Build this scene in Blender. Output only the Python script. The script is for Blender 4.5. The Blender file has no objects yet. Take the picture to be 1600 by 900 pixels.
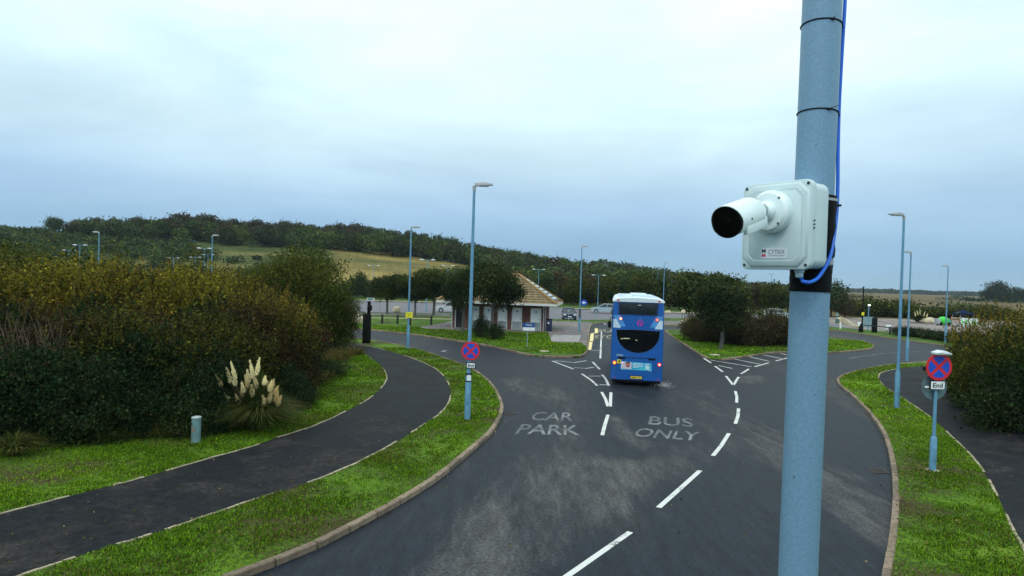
import bpy, bmesh, math, random
import numpy as np
from mathutils import Vector, Matrix

R = math.radians
rnd = random.Random(7)
nr = np.random.RandomState(11)
SC = bpy.context.scene
COL = SC.collection

# ---------------------------------------------------------------- camera, sky, sun, exposure
F = 1067.0
PITCH, ROLL, CAMZ = R(0.75), R(1.8), 5.0
CAM = Vector((0, 0, CAMZ))
fwd = Vector((0, math.cos(PITCH), -math.sin(PITCH)))
u0 = Vector((0, math.sin(PITCH), math.cos(PITCH)))
r0 = Vector((1, 0, 0))
rgt = r0 * math.cos(ROLL) + u0 * math.sin(ROLL)
upv = -r0 * math.sin(ROLL) + u0 * math.cos(ROLL)
cd = bpy.data.cameras.new('camera')
cam = bpy.data.objects.new('camera', cd)
COL.objects.link(cam)
cam.matrix_world = Matrix(((rgt.x, upv.x, -fwd.x, CAM.x), (rgt.y, upv.y, -fwd.y, CAM.y),
                           (rgt.z, upv.z, -fwd.z, CAM.z), (0, 0, 0, 1)))
cd.sensor_width = 36
cd.lens = F / 1600 * 36
cd.clip_start = 0.05
cd.clip_end = 12000
SC.camera = cam
SC.view_settings.view_transform = 'Standard'
SC.view_settings.look = 'None'
SC.view_settings.exposure = 0.3
SC.view_settings.gamma = 1.0
SC.cycles.max_bounces = 6
SC.cycles.transparent_max_bounces = 8
SC.cycles.use_denoising = True

SUN_EL, SUN_AZ = R(52), R(200)      # azimuth measured clockwise from +Y
W = bpy.data.worlds.new('World')
SC.world = W
W.use_nodes = True
nt = W.node_tree
nt.nodes.clear()
def wn(t, **k):
    n = nt.nodes.new(t)
    for a, b in k.items():
        setattr(n, a, b)
    return n
out = wn('ShaderNodeOutputWorld')
sky = wn('ShaderNodeTexSky', sky_type='NISHITA', sun_disc=False)
sky.sun_elevation = SUN_EL
sky.sun_rotation = SUN_AZ
tc = wn('ShaderNodeTexCoord')
sep = wn('ShaderNodeSeparateXYZ')
nt.links.new(tc.outputs['Generated'], sep.inputs[0])
ramp = wn('ShaderNodeValToRGB')
nt.links.new(sep.outputs['Z'], ramp.inputs[0])
cr = ramp.color_ramp
stops = [(0.0, (.22, .41, .58)), (.045, (.25, .44, .64)), (.11, (.36, .54, .72)), (.18, (.55, .73, .82)),
         (.27, (.72, .93, .97)), (.42, (.88, 1.07, 1.05)), (1.0, (1.0, 1.1, 1.12))]
cr.elements[0].position = stops[0][0]; cr.elements[0].color = (*stops[0][1], 1)
cr.elements[1].position = stops[-1][0]; cr.elements[1].color = (*stops[-1][1], 1)
for p, c in stops[1:-1]:
    e = cr.elements.new(p); e.color = (*c, 1)
mp = wn('ShaderNodeMapping'); mp.inputs['Scale'].default_value = (1.0, 1.0, 3.2)
nt.links.new(tc.outputs['Generated'], mp.inputs[0])
ns = wn('ShaderNodeTexNoise'); ns.inputs['Scale'].default_value = 2.1; ns.inputs['Detail'].default_value = 7
ns.inputs['Roughness'].default_value = 0.52; ns.inputs['Distortion'].default_value = 0.4
nt.links.new(mp.outputs[0], ns.inputs['Vector'])
nr2 = wn('ShaderNodeMapRange'); nr2.inputs[1].default_value = .32; nr2.inputs[2].default_value = .68
nr2.inputs[3].default_value = .85; nr2.inputs[4].default_value = 1.10
nt.links.new(ns.outputs['Fac'], nr2.inputs[0])
mul = wn('ShaderNodeMix', data_type='RGBA', blend_type='MULTIPLY'); mul.inputs[0].default_value = 1
nt.links.new(ramp.outputs[0], mul.inputs[6])
comb = wn('ShaderNodeCombineXYZ')
pw = wn('ShaderNodeMath', operation='POWER'); pw.inputs[1].default_value = 1.25
nt.links.new(nr2.outputs[0], pw.inputs[0])
nt.links.new(pw.outputs[0], comb.inputs[0]); nt.links.new(nr2.outputs[0], comb.inputs[1])
pw2 = wn('ShaderNodeMath', operation='POWER'); pw2.inputs[1].default_value = .6
nt.links.new(nr2.outputs[0], pw2.inputs[0]); nt.links.new(pw2.outputs[0], comb.inputs[2])
nt.links.new(comb.outputs[0], mul.inputs[7])
mp3 = wn('ShaderNodeMapping'); mp3.inputs['Scale'].default_value = (1.1, 1.1, 7); mp3.inputs['Rotation'].default_value = (0, R(2), 0)
nt.links.new(tc.outputs['Generated'], mp3.inputs[0])
ns3 = wn('ShaderNodeTexNoise'); ns3.inputs['Scale'].default_value = 2.4; ns3.inputs['Detail'].default_value = 6; ns3.inputs['Roughness'].default_value = .6
nt.links.new(mp3.outputs[0], ns3.inputs['Vector'])
mr3 = wn('ShaderNodeMapRange'); mr3.inputs[1].default_value = .35; mr3.inputs[2].default_value = .68; mr3.inputs[3].default_value = .96; mr3.inputs[4].default_value = 1.07
nt.links.new(ns3.outputs['Fac'], mr3.inputs[0])
mul3 = wn('ShaderNodeMix', data_type='RGBA', blend_type='MULTIPLY'); mul3.inputs[0].default_value = 1
nt.links.new(mul.outputs[2], mul3.inputs[6]); nt.links.new(mr3.outputs[0], mul3.inputs[7])
mul = mul3
b1 = wn('ShaderNodeBackground'); b1.inputs[1].default_value = 1.0
nt.links.new(mul.outputs[2], b1.inputs[0])
b2 = wn('ShaderNodeBackground'); b2.inputs[1].default_value = 0.1
nt.links.new(sky.outputs[0], b2.inputs[0])
mx = wn('ShaderNodeMixShader'); mx.inputs[0].default_value = 0.06
nt.links.new(b1.outputs[0], mx.inputs[1]); nt.links.new(b2.outputs[0], mx.inputs[2])
nt.links.new(mx.outputs[0], out.inputs[0])

sd = bpy.data.lights.new('sun', 'SUN')
sd.energy = 0.9; sd.angle = R(18); sd.color = (1, .97, .92)
sun = bpy.data.objects.new('sun', sd)
COL.objects.link(sun)
sv = Vector((math.sin(SUN_AZ) * math.cos(SUN_EL), math.cos(SUN_AZ) * math.cos(SUN_EL), math.sin(SUN_EL)))
sun.rotation_euler = sv.to_track_quat('Z', 'Y').to_euler()

# ---------------------------------------------------------------- placing from survey pixels
def ray(px, py):
    return fwd + rgt * ((px - 800) / F) + upv * ((450 - py) / F)
def G(px, py, z=0.1):
    d = ray(px, py)
    return CAM + d * ((z - CAMZ) / d.z)
def AT(px, py, depth):
    return CAM + ray(px, py) * depth
def RY(px, py, Y):
    d = ray(px, py)
    return CAM + d * (Y / d.y)
def horizon(px):
    return 436 + (px - 800) * math.tan(ROLL)

def interp(x, xs, ys):
    return float(np.interp(x, xs, ys))
HA = [-900, -400, 0, 150, 300, 450, 560, 640, 720, 800, 880, 950, 1050, 1150, 1300]
HH = [17, 19, 18, 17.5, 17.5, 16.5, 16, 14, 11.5, 9.5, 7.5, 5.5, 3.2, 1.5, 0]
H2A = [700, 850, 950, 1000, 1060, 1120, 1200, 1290]
H2H = [10, 12, 12.5, 10.5, 7.5, 5, 2.5, 0]
def sm(t):
    t = min(1, max(0, t)); return t * t * (3 - 2 * t)
def gh(x, y):
    if y < 60: return -0.06
    a = x / y * F + 800
    h = interp(a, HA, HH) * sm((y - 150) / 150.0)
    h += max(0, interp(a, H2A, H2H) * sm((y - 430) / 150.0)) * (0 if a < 700 else 1)
    return h - 0.06

# ---------------------------------------------------------------- materials
def tree(name):
    m = bpy.data.materials.new(name); m.use_nodes = True
    t = m.node_tree
    bs = t.nodes.get('Principled BSDF')
    return m, t, bs
def N(t, kind, **k):
    n = t.nodes.new(kind)
    for a, b in k.items(): setattr(n, a, b)
    return n
def M(name, rgb, rough=.6, metal=0, var=.12, scale=6, bump=0.0, bscale=40, em=None, es=0, spec=.5, rgb2=None, coat=0):
    m, t, bs = tree(name)
    tcn = N(t, 'ShaderNodeTexCoord')
    no = N(t, 'ShaderNodeTexNoise'); no.inputs['Scale'].default_value = scale; no.inputs['Detail'].default_value = 5
    t.links.new(tcn.outputs['Object'], no.inputs['Vector'])
    mr = N(t, 'ShaderNodeMapRange'); mr.inputs[1].default_value = .35; mr.inputs[2].default_value = .65
    t.links.new(no.outputs['Fac'], mr.inputs[0])
    mi = N(t, 'ShaderNodeMix', data_type='RGBA')
    a = rgb; b = rgb2 or tuple(min(1, c * (1 + var)) for c in rgb)
    a = rgb if rgb2 else tuple(c * (1 - var) for c in rgb)
    mi.inputs[6].default_value = (*a, 1); mi.inputs[7].default_value = (*b, 1)
    t.links.new(mr.outputs[0], mi.inputs[0])
    t.links.new(mi.outputs[2], bs.inputs['Base Color'])
    bs.inputs['Roughness'].default_value = rough
    bs.inputs['Metallic'].default_value = metal
    bs.inputs['Specular IOR Level'].default_value = spec
    bs.inputs['Coat Weight'].default_value = coat
    if bump:
        n2 = N(t, 'ShaderNodeTexNoise'); n2.inputs['Scale'].default_value = bscale; n2.inputs['Detail'].default_value = 3
        t.links.new(tcn.outputs['Object'], n2.inputs['Vector'])
        bp = N(t, 'ShaderNodeBump'); bp.inputs['Strength'].default_value = bump; bp.inputs['Distance'].default_value = .02
        t.links.new(n2.outputs['Fac'], bp.inputs['Height']); t.links.new(bp.outputs[0], bs.inputs['Normal'])
    if em:
        bs.inputs['Emission Color'].default_value = (*em, 1); bs.inputs['Emission Strength'].default_value = es
    return m

def ramp_node(t, stops):
    r = N(t, 'ShaderNodeValToRGB'); c = r.color_ramp
    c.elements[0].position = stops[0][0]; c.elements[0].color = (*stops[0][1], 1)
    c.elements[1].position = stops[-1][0]; c.elements[1].color = (*stops[-1][1], 1)
    for p, q in stops[1:-1]:
        e = c.elements.new(p); e.color = (*q, 1)
    return r

def asphalt(name, dark, light, lo=.45, hi=.62, big=.16, wet=.2, stretch=(1, .2, 1), tint=None):
    m, t, bs = tree(name)
    tcn = N(t, 'ShaderNodeTexCoord')
    mpn = N(t, 'ShaderNodeMapping'); mpn.inputs['Scale'].default_value = stretch
    mpn.inputs['Rotation'].default_value = (0, 0, R(-28))
    t.links.new(tcn.outputs['Object'], mpn.inputs[0])
    big_n = N(t, 'ShaderNodeTexNoise'); big_n.inputs['Scale'].default_value = big; big_n.inputs['Detail'].default_value = 8
    big_n.inputs['Roughness'].default_value = .62; big_n.inputs['Distortion'].default_value = .5
    t.links.new(mpn.outputs[0], big_n.inputs['Vector'])
    mr = N(t, 'ShaderNodeMapRange', interpolation_type='SMOOTHSTEP'); mr.inputs[1].default_value = lo; mr.inputs[2].default_value = hi
    if name == 'wet_asphalt':
        wa = N(t, 'ShaderNodeAttribute', attribute_name='worn_and_sheen')
        md = N(t, 'ShaderNodeTexNoise'); md.inputs['Scale'].default_value = 1.5; md.inputs['Detail'].default_value = 8; md.inputs['Roughness'].default_value = .72
        t.links.new(mpn.outputs[0], md.inputs['Vector'])
        a1 = N(t, 'ShaderNodeMath', operation='MULTIPLY_ADD'); a1.inputs[1].default_value = .27
        t.links.new(wa.outputs['Fac'], a1.inputs[0]); t.links.new(big_n.outputs['Fac'], a1.inputs[2])
        a2 = N(t, 'ShaderNodeMath', operation='MULTIPLY_ADD'); a2.inputs[1].default_value = .5
        t.links.new(md.outputs['Fac'], a2.inputs[0]); t.links.new(a1.outputs[0], a2.inputs[2])
        t.links.new(a2.outputs[0], mr.inputs[0])
    else:
        t.links.new(big_n.outputs['Fac'], mr.inputs[0])
    mi = N(t, 'ShaderNodeMix', data_type='RGBA')
    mi.inputs[6].default_value = (*dark, 1); mi.inputs[7].default_value = (*light, 1)
    t.links.new(mr.outputs[0], mi.inputs[0])
    fine = N(t, 'ShaderNodeTexNoise'); fine.inputs['Scale'].default_value = 14; fine.inputs['Detail'].default_value = 6
    fine.inputs['Roughness'].default_value = .8
    t.links.new(tcn.outputs['Object'], fine.inputs['Vector'])
    fr = N(t, 'ShaderNodeMapRange'); fr.inputs[1].default_value = .3; fr.inputs[2].default_value = .7
    fr.inputs[3].default_value = .25; fr.inputs[4].default_value = 2.0
    t.links.new(fine.outputs['Fac'], fr.inputs[0])
    mu = N(t, 'ShaderNodeMix', data_type='RGBA', blend_type='MULTIPLY'); mu.inputs[0].default_value = 1
    t.links.new(mi.outputs[2], mu.inputs[6]); t.links.new(fr.outputs[0], mu.inputs[7])
    md2 = N(t, 'ShaderNodeTexNoise'); md2.inputs['Scale'].default_value = 4.5; md2.inputs['Detail'].default_value = 4; md2.inputs['Roughness'].default_value = .7
    t.links.new(mpn.outputs[0], md2.inputs['Vector'])
    mr2 = N(t, 'ShaderNodeMapRange'); mr2.inputs[1].default_value = .3; mr2.inputs[2].default_value = .7; mr2.inputs[3].default_value = .62; mr2.inputs[4].default_value = 1.42
    t.links.new(md2.outputs['Fac'], mr2.inputs[0])
    mu2 = N(t, 'ShaderNodeMix', data_type='RGBA', blend_type='MULTIPLY'); mu2.inputs[0].default_value = 1
    t.links.new(mu.outputs[2], mu2.inputs[6]); t.links.new(mr2.outputs[0], mu2.inputs[7]); mu = mu2
    t.links.new(mu.outputs[2], bs.inputs['Base Color'])
    ro = N(t, 'ShaderNodeMapRange'); ro.inputs[3].default_value = .6 if wet else .85; ro.inputs[4].default_value = .95
    t.links.new(mr.outputs[0], ro.inputs[0]); t.links.new(ro.outputs[0], bs.inputs['Roughness'])
    bs.inputs['Specular IOR Level'].default_value = wet
    v = N(t, 'ShaderNodeTexVoronoi'); v.inputs['Scale'].default_value = 55
    t.links.new(tcn.outputs['Object'], v.inputs['Vector'])
    bp = N(t, 'ShaderNodeBump'); bp.inputs['Strength'].default_value = .35; bp.inputs['Distance'].default_value = .008
    t.links.new(v.outputs['Distance'], bp.inputs['Height']); t.links.new(bp.outputs[0], bs.inputs['Normal'])
    return m

def grass_mat(name, stops, s1=.35, s2=9):
    m, t, bs = tree(name)
    tcn = N(t, 'ShaderNodeTexCoord')
    n1 = N(t, 'ShaderNodeTexNoise'); n1.inputs['Scale'].default_value = s1; n1.inputs['Detail'].default_value = 6
    n2 = N(t, 'ShaderNodeTexNoise'); n2.inputs['Scale'].default_value = s2; n2.inputs['Detail'].default_value = 7
    n2.inputs['Roughness'].default_value = .75
    t.links.new(tcn.outputs['Object'], n1.inputs['Vector']); t.links.new(tcn.outputs['Object'], n2.inputs['Vector'])
    ad = N(t, 'ShaderNodeMath', operation='ADD'); t.links.new(n1.outputs['Fac'], ad.inputs[0]); t.links.new(n2.outputs['Fac'], ad.inputs[1])
    ml = N(t, 'ShaderNodeMath', operation='MULTIPLY'); ml.inputs[1].default_value = .5; t.links.new(ad.outputs[0], ml.inputs[0])
    st = N(t, 'ShaderNodeMapRange'); st.inputs[1].default_value = .38; st.inputs[2].default_value = .62; t.links.new(ml.outputs[0], st.inputs[0])
    r = ramp_node(t, stops); t.links.new(st.outputs[0], r.inputs[0])
    t.links.new(r.outputs[0], bs.inputs['Base Color'])
    bs.inputs['Roughness'].default_value = .9; bs.inputs['Specular IOR Level'].default_value = .15
    bp = N(t, 'ShaderNodeBump'); bp.inputs['Strength'].default_value = .8; bp.inputs['Distance'].default_value = .06
    t.links.new(n2.outputs['Fac'], bp.inputs['Height']); t.links.new(bp.outputs[0], bs.inputs['Normal'])
    return m

def leaf_mat(name, trans=.2, rough=.65):
    m, t, bs = tree(name)
    at = N(t, 'ShaderNodeAttribute', attribute_name='col')
    oi = N(t, 'ShaderNodeObjectInfo')
    mr = N(t, 'ShaderNodeMapRange'); mr.inputs[3].default_value = .8; mr.inputs[4].default_value = 1.2
    t.links.new(oi.outputs['Random'], mr.inputs[0])
    hs = N(t, 'ShaderNodeMix', data_type='RGBA', blend_type='MULTIPLY'); hs.inputs[0].default_value = 1
    t.links.new(at.outputs['Color'], hs.inputs[6]); t.links.new(mr.outputs[0], hs.inputs[7])
    t.links.new(hs.outputs[2], bs.inputs['Base Color'])
    bs.inputs['Roughness'].default_value = rough; bs.inputs['Specular IOR Level'].default_value = .07
    tr = N(t, 'ShaderNodeBsdfTranslucent'); t.links.new(hs.outputs[2], tr.inputs[0])
    mxs = N(t, 'ShaderNodeMixShader'); mxs.inputs[0].default_value = trans
    o = t.nodes.get('Material Output')
    t.links.new(bs.outputs[0], mxs.inputs[1]); t.links.new(tr.outputs[0], mxs.inputs[2]); t.links.new(mxs.outputs[0], o.inputs[0])
    return m

def paint_mat(name, rgb, wear):
    """road paint that wears through to the asphalt in patches"""
    m, t, bs = tree(name)
    tcn = N(t, 'ShaderNodeTexCoord')
    n1 = N(t, 'ShaderNodeTexNoise'); n1.inputs['Scale'].default_value = 9; n1.inputs['Detail'].default_value = 8; n1.inputs['Roughness'].default_value = .7
    t.links.new(tcn.outputs['Object'], n1.inputs['Vector'])
    n3 = N(t, 'ShaderNodeTexNoise'); n3.inputs['Scale'].default_value = 1.1; n3.inputs['Detail'].default_value = 2
    t.links.new(tcn.outputs['Object'], n3.inputs['Vector'])
    ad = N(t, 'ShaderNodeMath', operation='ADD'); t.links.new(n1.outputs['Fac'], ad.inputs[0]); t.links.new(n3.outputs['Fac'], ad.inputs[1])
    mr = N(t, 'ShaderNodeMapRange'); mr.inputs[1].default_value = 1 - wear; mr.inputs[2].default_value = 1.16 - wear
    mr.inputs[3].default_value = 0 if wear < .1 else .22; mr.inputs[4].default_value = .85
    t.links.new(ad.outputs[0], mr.inputs[0])
    mi = N(t, 'ShaderNodeMix', data_type='RGBA'); mi.inputs[6].default_value = (*rgb, 1); mi.inputs[7].default_value = (.045, .05, .055, 1)
    t.links.new(mr.outputs[0], mi.inputs[0]); t.links.new(mi.outputs[2], bs.inputs['Base Color'])
    bs.inputs['Roughness'].default_value = .7
    return m

m_road = asphalt('wet_asphalt', (.0095, .0135, .020), (.068, .069, .070), .76, 1.02, .17, wet=.16)
m_path = asphalt('path_asphalt', (.009, .0105, .013), (.034, .032, .030), .42, .75, .7, stretch=(1, 1, 1), wet=.06)
m_car_park = asphalt('car_park_asphalt', (.10, .10, .12), (.15, .145, .16), .4, .6, .1)
m_gravel = asphalt('gravel', (.14, .12, .115), (.24, .21, .19), .4, .6, .3, wet=.1)
m_paving = asphalt('paving', (.10, .09, .09), (.17, .145, .135), .4, .6, .35)
m_grass = grass_mat('verge_grass', [(.0, (.05, .035, .018)), (.28, (.07, .055, .022)), (.45, (.055, .095, .012)), (.7, (.085, .18, .010)), (1.0, (.15, .24, .018))])
m_lawn = grass_mat('island_grass', [(.0, (.085, .075, .025)), (.22, (.045, .06, .012)), (.5, (.045, .10, .010)), (.75, (.065, .15, .010)), (1.0, (.12, .17, .025))], .5, 2.2)
m_kerb = M('kerb_concrete', (.22, .165, .115), .9, var=.25, scale=8, bump=.4)
m_edging = M('edging_concrete', (.34, .29, .2), .9, var=.3, scale=5, bump=.3)
m_pole = M('galvanised_steel', (.165, .30, .43), .45, .12, var=.10, scale=140, bump=.04, bscale=90)
m_pole2 = M('painted_column_steel', (.12, .29, .44), .5, .1, var=.1, scale=5)
m_galv_thin = M('thin_post_steel', (.25, .35, .38), .5, .2)
m_lampgrey = M('lantern_grey', (.34, .37, .39), .5)
m_lampwhite = M('lantern_glass', (.62, .68, .70), .35)
m_black = M('black_plastic', (.006, .007, .008), .6, spec=.12)
m_tape = M('black_wrap', (.003, .0035, .005), .6, bump=.3, bscale=30, spec=.12)
m_bollard = M('recycled_black_wood', (.02, .018, .018), .8)
m_boxw = M('enclosure_plastic', (.54, .67, .69), .45, var=.035, scale=20)
m_camw = M('camera_white_paint', (.74, .86, .87), .35, var=.03, scale=8)
m_lens = M('black_glass', (.002, .002, .003), .2, spec=.12)
m_cable = M('blue_cable', (.008, .13, .66), .4)
m_screw = M('screw_steel', (.12, .14, .14), .4, .7)
m_white = M('white_paint', (.72, .78, .80), .55)
m_whiteplate = M('white_plate', (.75, .8, .82), .5, var=.03)
m_red = M('sign_red', (.62, .012, .03), .45, var=.05)
m_blue = M('sign_blue', (.005, .07, .52), .45, var=.05)
m_blk = M('sign_black', (.006, .006, .007), .6, spec=.15)
m_yel = M('sign_yellow', (.8, .75, .02), .5, var=.03)
m_paint = paint_mat('white_road_paint', (.60, .62, .61), -.06)
m_paint_new = paint_mat('bright_road_paint', (.60, .62, .60), -.12)
m_paint_old = paint_mat('worn_road_paint', (.22, .235, .25), .15)
m_cream = paint_mat('cream_road_paint', (.78, .66, .30), -.2)
m_cream_old = paint_mat('faded_cream_paint', (.60, .50, .26), .1)
m_bark = M('bark', (.06, .05, .04), .95, var=.4, scale=20, bump=.6)
m_barkgrey = M('grey_pine_bark', (.13, .12, .11), .95, var=.4, scale=14, bump=.6)
m_twig = M('dry_twig', (.14, .11, .075), .9, var=.3)
m_leaf = leaf_mat('leaves')
m_needle = leaf_mat('needles', .08)
m_blade = leaf_mat('blades', .25)
m_plume = leaf_mat('plume_fluff', .3, .9)
m_stone = M('pale_boulder', (.48, .42, .29), .9, var=.2, scale=3, bump=.5, bscale=8)
m_brick = None

# ---------------------------------------------------------------- mesh building
class MB:
    def __init__(s): s.v = []; s.f = []; s.mi = []; s.cur = 0
    def add(s, vs, fs):
        b = len(s.v); s.v += [tuple(p) for p in vs]
        for f in fs: s.f.append([b + i for i in f]); s.mi.append(s.cur)
        return s
    def box(s, c, d, rz=0, taper=1.0, Mx=None):
        x, y, z = d[0] / 2, d[1] / 2, d[2] / 2
        vs = []
        for sz in (-1, 1):
            k = taper if sz > 0 else 1
            for sx, sy in ((-1, -1), (1, -1), (1, 1), (-1, 1)):
                vs.append(Vector((sx * x * k, sy * y * k, sz * z)))
        if rz: vs = [Matrix.Rotation(rz, 3, 'Z') @ v for v in vs]
        if Mx: vs = [Mx @ v for v in vs]
        vs = [v + Vector(c) for v in vs]
        return s.add(vs, [(3, 2, 1, 0), (4, 5, 6, 7), (0, 1, 5, 4), (1, 2, 6, 5), (2, 3, 7, 6), (3, 0, 4, 7)])
    def tube(s, pts, rad, n=8, cap=True, closed=False):
        pts = [Vector(p) for p in pts]
        if not hasattr(rad, '__len__'): rad = [rad] * len(pts)
        vs = []; prev = None
        for i, p in enumerate(pts):
            a = pts[max(i - 1, 0)]; b = pts[min(i + 1, len(pts) - 1)]
            if closed: a = pts[(i - 1) % len(pts)]; b = pts[(i + 1) % len(pts)]
            d = (b - a).normalized()
            if prev is None:
                ref = Vector((0, 0, 1)) if abs(d.z) < .9 else Vector((1, 0, 0))
                x = d.cross(ref).normalized()
            else:
                x = (prev - d * prev.dot(d)).normalized()
            prev = x; y = d.cross(x)
            for k in range(n):
                t = 2 * math.pi * k / n
                vs.append(p + (x * math.cos(t) + y * math.sin(t)) * rad[i])
        fs = []
        L = len(pts)
        for i in range(L if closed else L - 1):
            j = (i + 1) % L
            for k in range(n):
                k2 = (k + 1) % n
                fs.append((i * n + k, i * n + k2, j * n + k2, j * n + k))
        if cap and not closed:
            fs.append(tuple(range(n - 1, -1, -1))); fs.append(tuple((L - 1) * n + k for k in range(n)))
        return s.add(vs, fs)
    def lathe(s, prof, o=(0, 0, 0), ax=(0, 0, 1), n=24, cap=True):
        ax = Vector(ax).normalized(); o = Vector(o)
        ref = Vector((0, 0, 1)) if abs(ax.z) < .9 else Vector((1, 0, 0))
        x = ax.cross(ref).normalized(); y = ax.cross(x)
        vs = []
        for r, h in prof:
            for k in range(n):
                t = 2 * math.pi * k / n
                vs.append(o + ax * h + (x * math.cos(t) + y * math.sin(t)) * r)
        fs = []
        for i in range(len(prof) - 1):
            for k in range(n):
                k2 = (k + 1) % n
                fs.append((i * n + k, i * n + k2, (i + 1) * n + k2, (i + 1) * n + k))
        if cap:
            fs.append(tuple(range(n - 1, -1, -1))); L = len(prof)
            fs.append(tuple((L - 1) * n + k for k in range(n)))
        return s.add(vs, fs)
    def prism(s, poly, o, ux, uy, un, depth):
        """polygon (a,b) in the plane o + a*ux + b*uy, extruded by depth along un"""
        o, ux, uy, un = Vector(o), Vector(ux), Vector(uy), Vector(un)
        n = len(poly)
        vs = [o + ux * a + uy * b for a, b in poly] + [o + ux * a + uy * b + un * depth for a, b in poly]
        fs = [tuple(range(n - 1, -1, -1)), tuple(range(n, 2 * n))]
        for k in range(n): fs.append((k, (k + 1) % n, n + (k + 1) % n, n + k))
        return s.add(vs, fs)
    def build(s, name, mat, parent=None, smooth=35, bevel=0, tri=False):
        me = bpy.data.meshes.new(name)
        me.from_pydata(s.v, [], s.f)
        mats = mat if isinstance(mat, (list, tuple)) else [mat]
        for m in mats: me.materials.append(m)
        if len(mats) > 1:
            for p, i in zip(me.polygons, s.mi): p.material_index = i
        bm = bmesh.new(); bm.from_mesh(me)
        bmesh.ops.recalc_face_normals(bm, faces=bm.faces)
        if bevel:
            es = [e for e in bm.edges if len(e.link_faces) == 2 and e.calc_face_angle(0) > R(40)]
            bmesh.ops.bevel(bm, geom=es, offset=bevel, segments=2, affect='EDGES', profile=.5)
        if tri: bmesh.ops.triangulate(bm, faces=bm.faces)
        if smooth:
            for f in bm.faces: f.smooth = True
            for e in bm.edges:
                if len(e.link_faces) == 2 and e.calc_face_angle(0) > R(smooth): e.smooth = False
        bm.to_mesh(me); bm.free()
        o = bpy.data.objects.new(name, me); COL.objects.link(o)
        if parent: o.parent = parent
        return o

def tag(o, label=None, cat=None, group=None, kind=None):
    if label: o['label'] = label
    if cat: o['category'] = cat
    if group: o['group'] = group
    if kind: o['kind'] = kind
    return o
def thing(name, label, cat, loc=(0, 0, 0), rz=0, group=None):
    o = bpy.data.objects.new(name, None); COL.objects.link(o)
    o.location = loc; o.rotation_euler = (0, 0, rz); o.empty_display_size = .3
    return tag(o, label, cat, group)
def copy_tree(o, loc, rz=0, sc=None, label=None, group=None):
    c = o.copy(); COL.objects.link(c); c.location = loc; c.rotation_euler = (0, 0, rz)
    if sc: c.scale = sc if hasattr(sc, '__len__') else (sc, sc, sc)
    if label: c['label'] = label
    if group: c['group'] = group
    for ch in list(o.children):
        d = ch.copy(); COL.objects.link(d); d.parent = c
        for g in list(ch.children):
            e = g.copy(); COL.objects.link(e); e.parent = d
    return c

def smooth_line(pts, n=6):
    pts = [Vector((p[0], p[1], 0)) for p in pts]; o = []
    for i in range(len(pts) - 1):
        a = pts[max(i - 1, 0)]; b = pts[i]; c = pts[i + 1]; d = pts[min(i + 2, len(pts) - 1)]
        for k in range(n):
            t = k / n
            o.append(.5 * ((2 * b) + (c - a) * t + (2 * a - 5 * b + 4 * c - d) * t * t + (-a + 3 * b - 3 * c + d) * t ** 3))
    o.append(pts[-1]); return o
def resample(pts, step):
    out = [pts[0]]; acc = 0
    for a, b in zip(pts, pts[1:]):
        d = (b - a).length
        if d < 1e-6: continue
        t = step - acc
        while t <= d:
            out.append(a + (b - a) * (t / d)); t += step
        acc = (acc + d) % step if d else acc
    return out
def offset_line(pts, w):
    o = []
    for i, p in enumerate(pts):
        a = pts[max(i - 1, 0)]; b = pts[min(i + 1, len(pts) - 1)]
        d = (b - a); d.z = 0
        if d.length < 1e-6: d = Vector((1, 0, 0))
        d.normalize(); o.append(p + Vector((-d.y, d.x, 0)) * w)
    return o
def sheet(name, poly, z, mat, thick=0, label=None, parent=None, kind='structure'):
    bm = bmesh.new()
    vs = [bm.verts.new((p[0], p[1], z)) for p in poly]
    f = bm.faces.new(vs); f.normal_update()
    if f.normal.z < 0: f.normal_flip()
    if thick:
        n = len(vs); lo = [bm.verts.new((p[0], p[1], z - thick)) for p in poly]
        for i in range(n): bm.faces.new((vs[i], vs[(i + 1) % n], lo[(i + 1) % n], lo[i]))
    bmesh.ops.triangulate(bm, faces=[f])
    me = bpy.data.meshes.new(name); bm.to_mesh(me); bm.free(); me.materials.append(mat)
    o = bpy.data.objects.new(name, me); COL.objects.link(o)
    if parent: o.parent = parent
    elif kind: o['kind'] = kind
    if label: o['label'] = label
    return o

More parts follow.
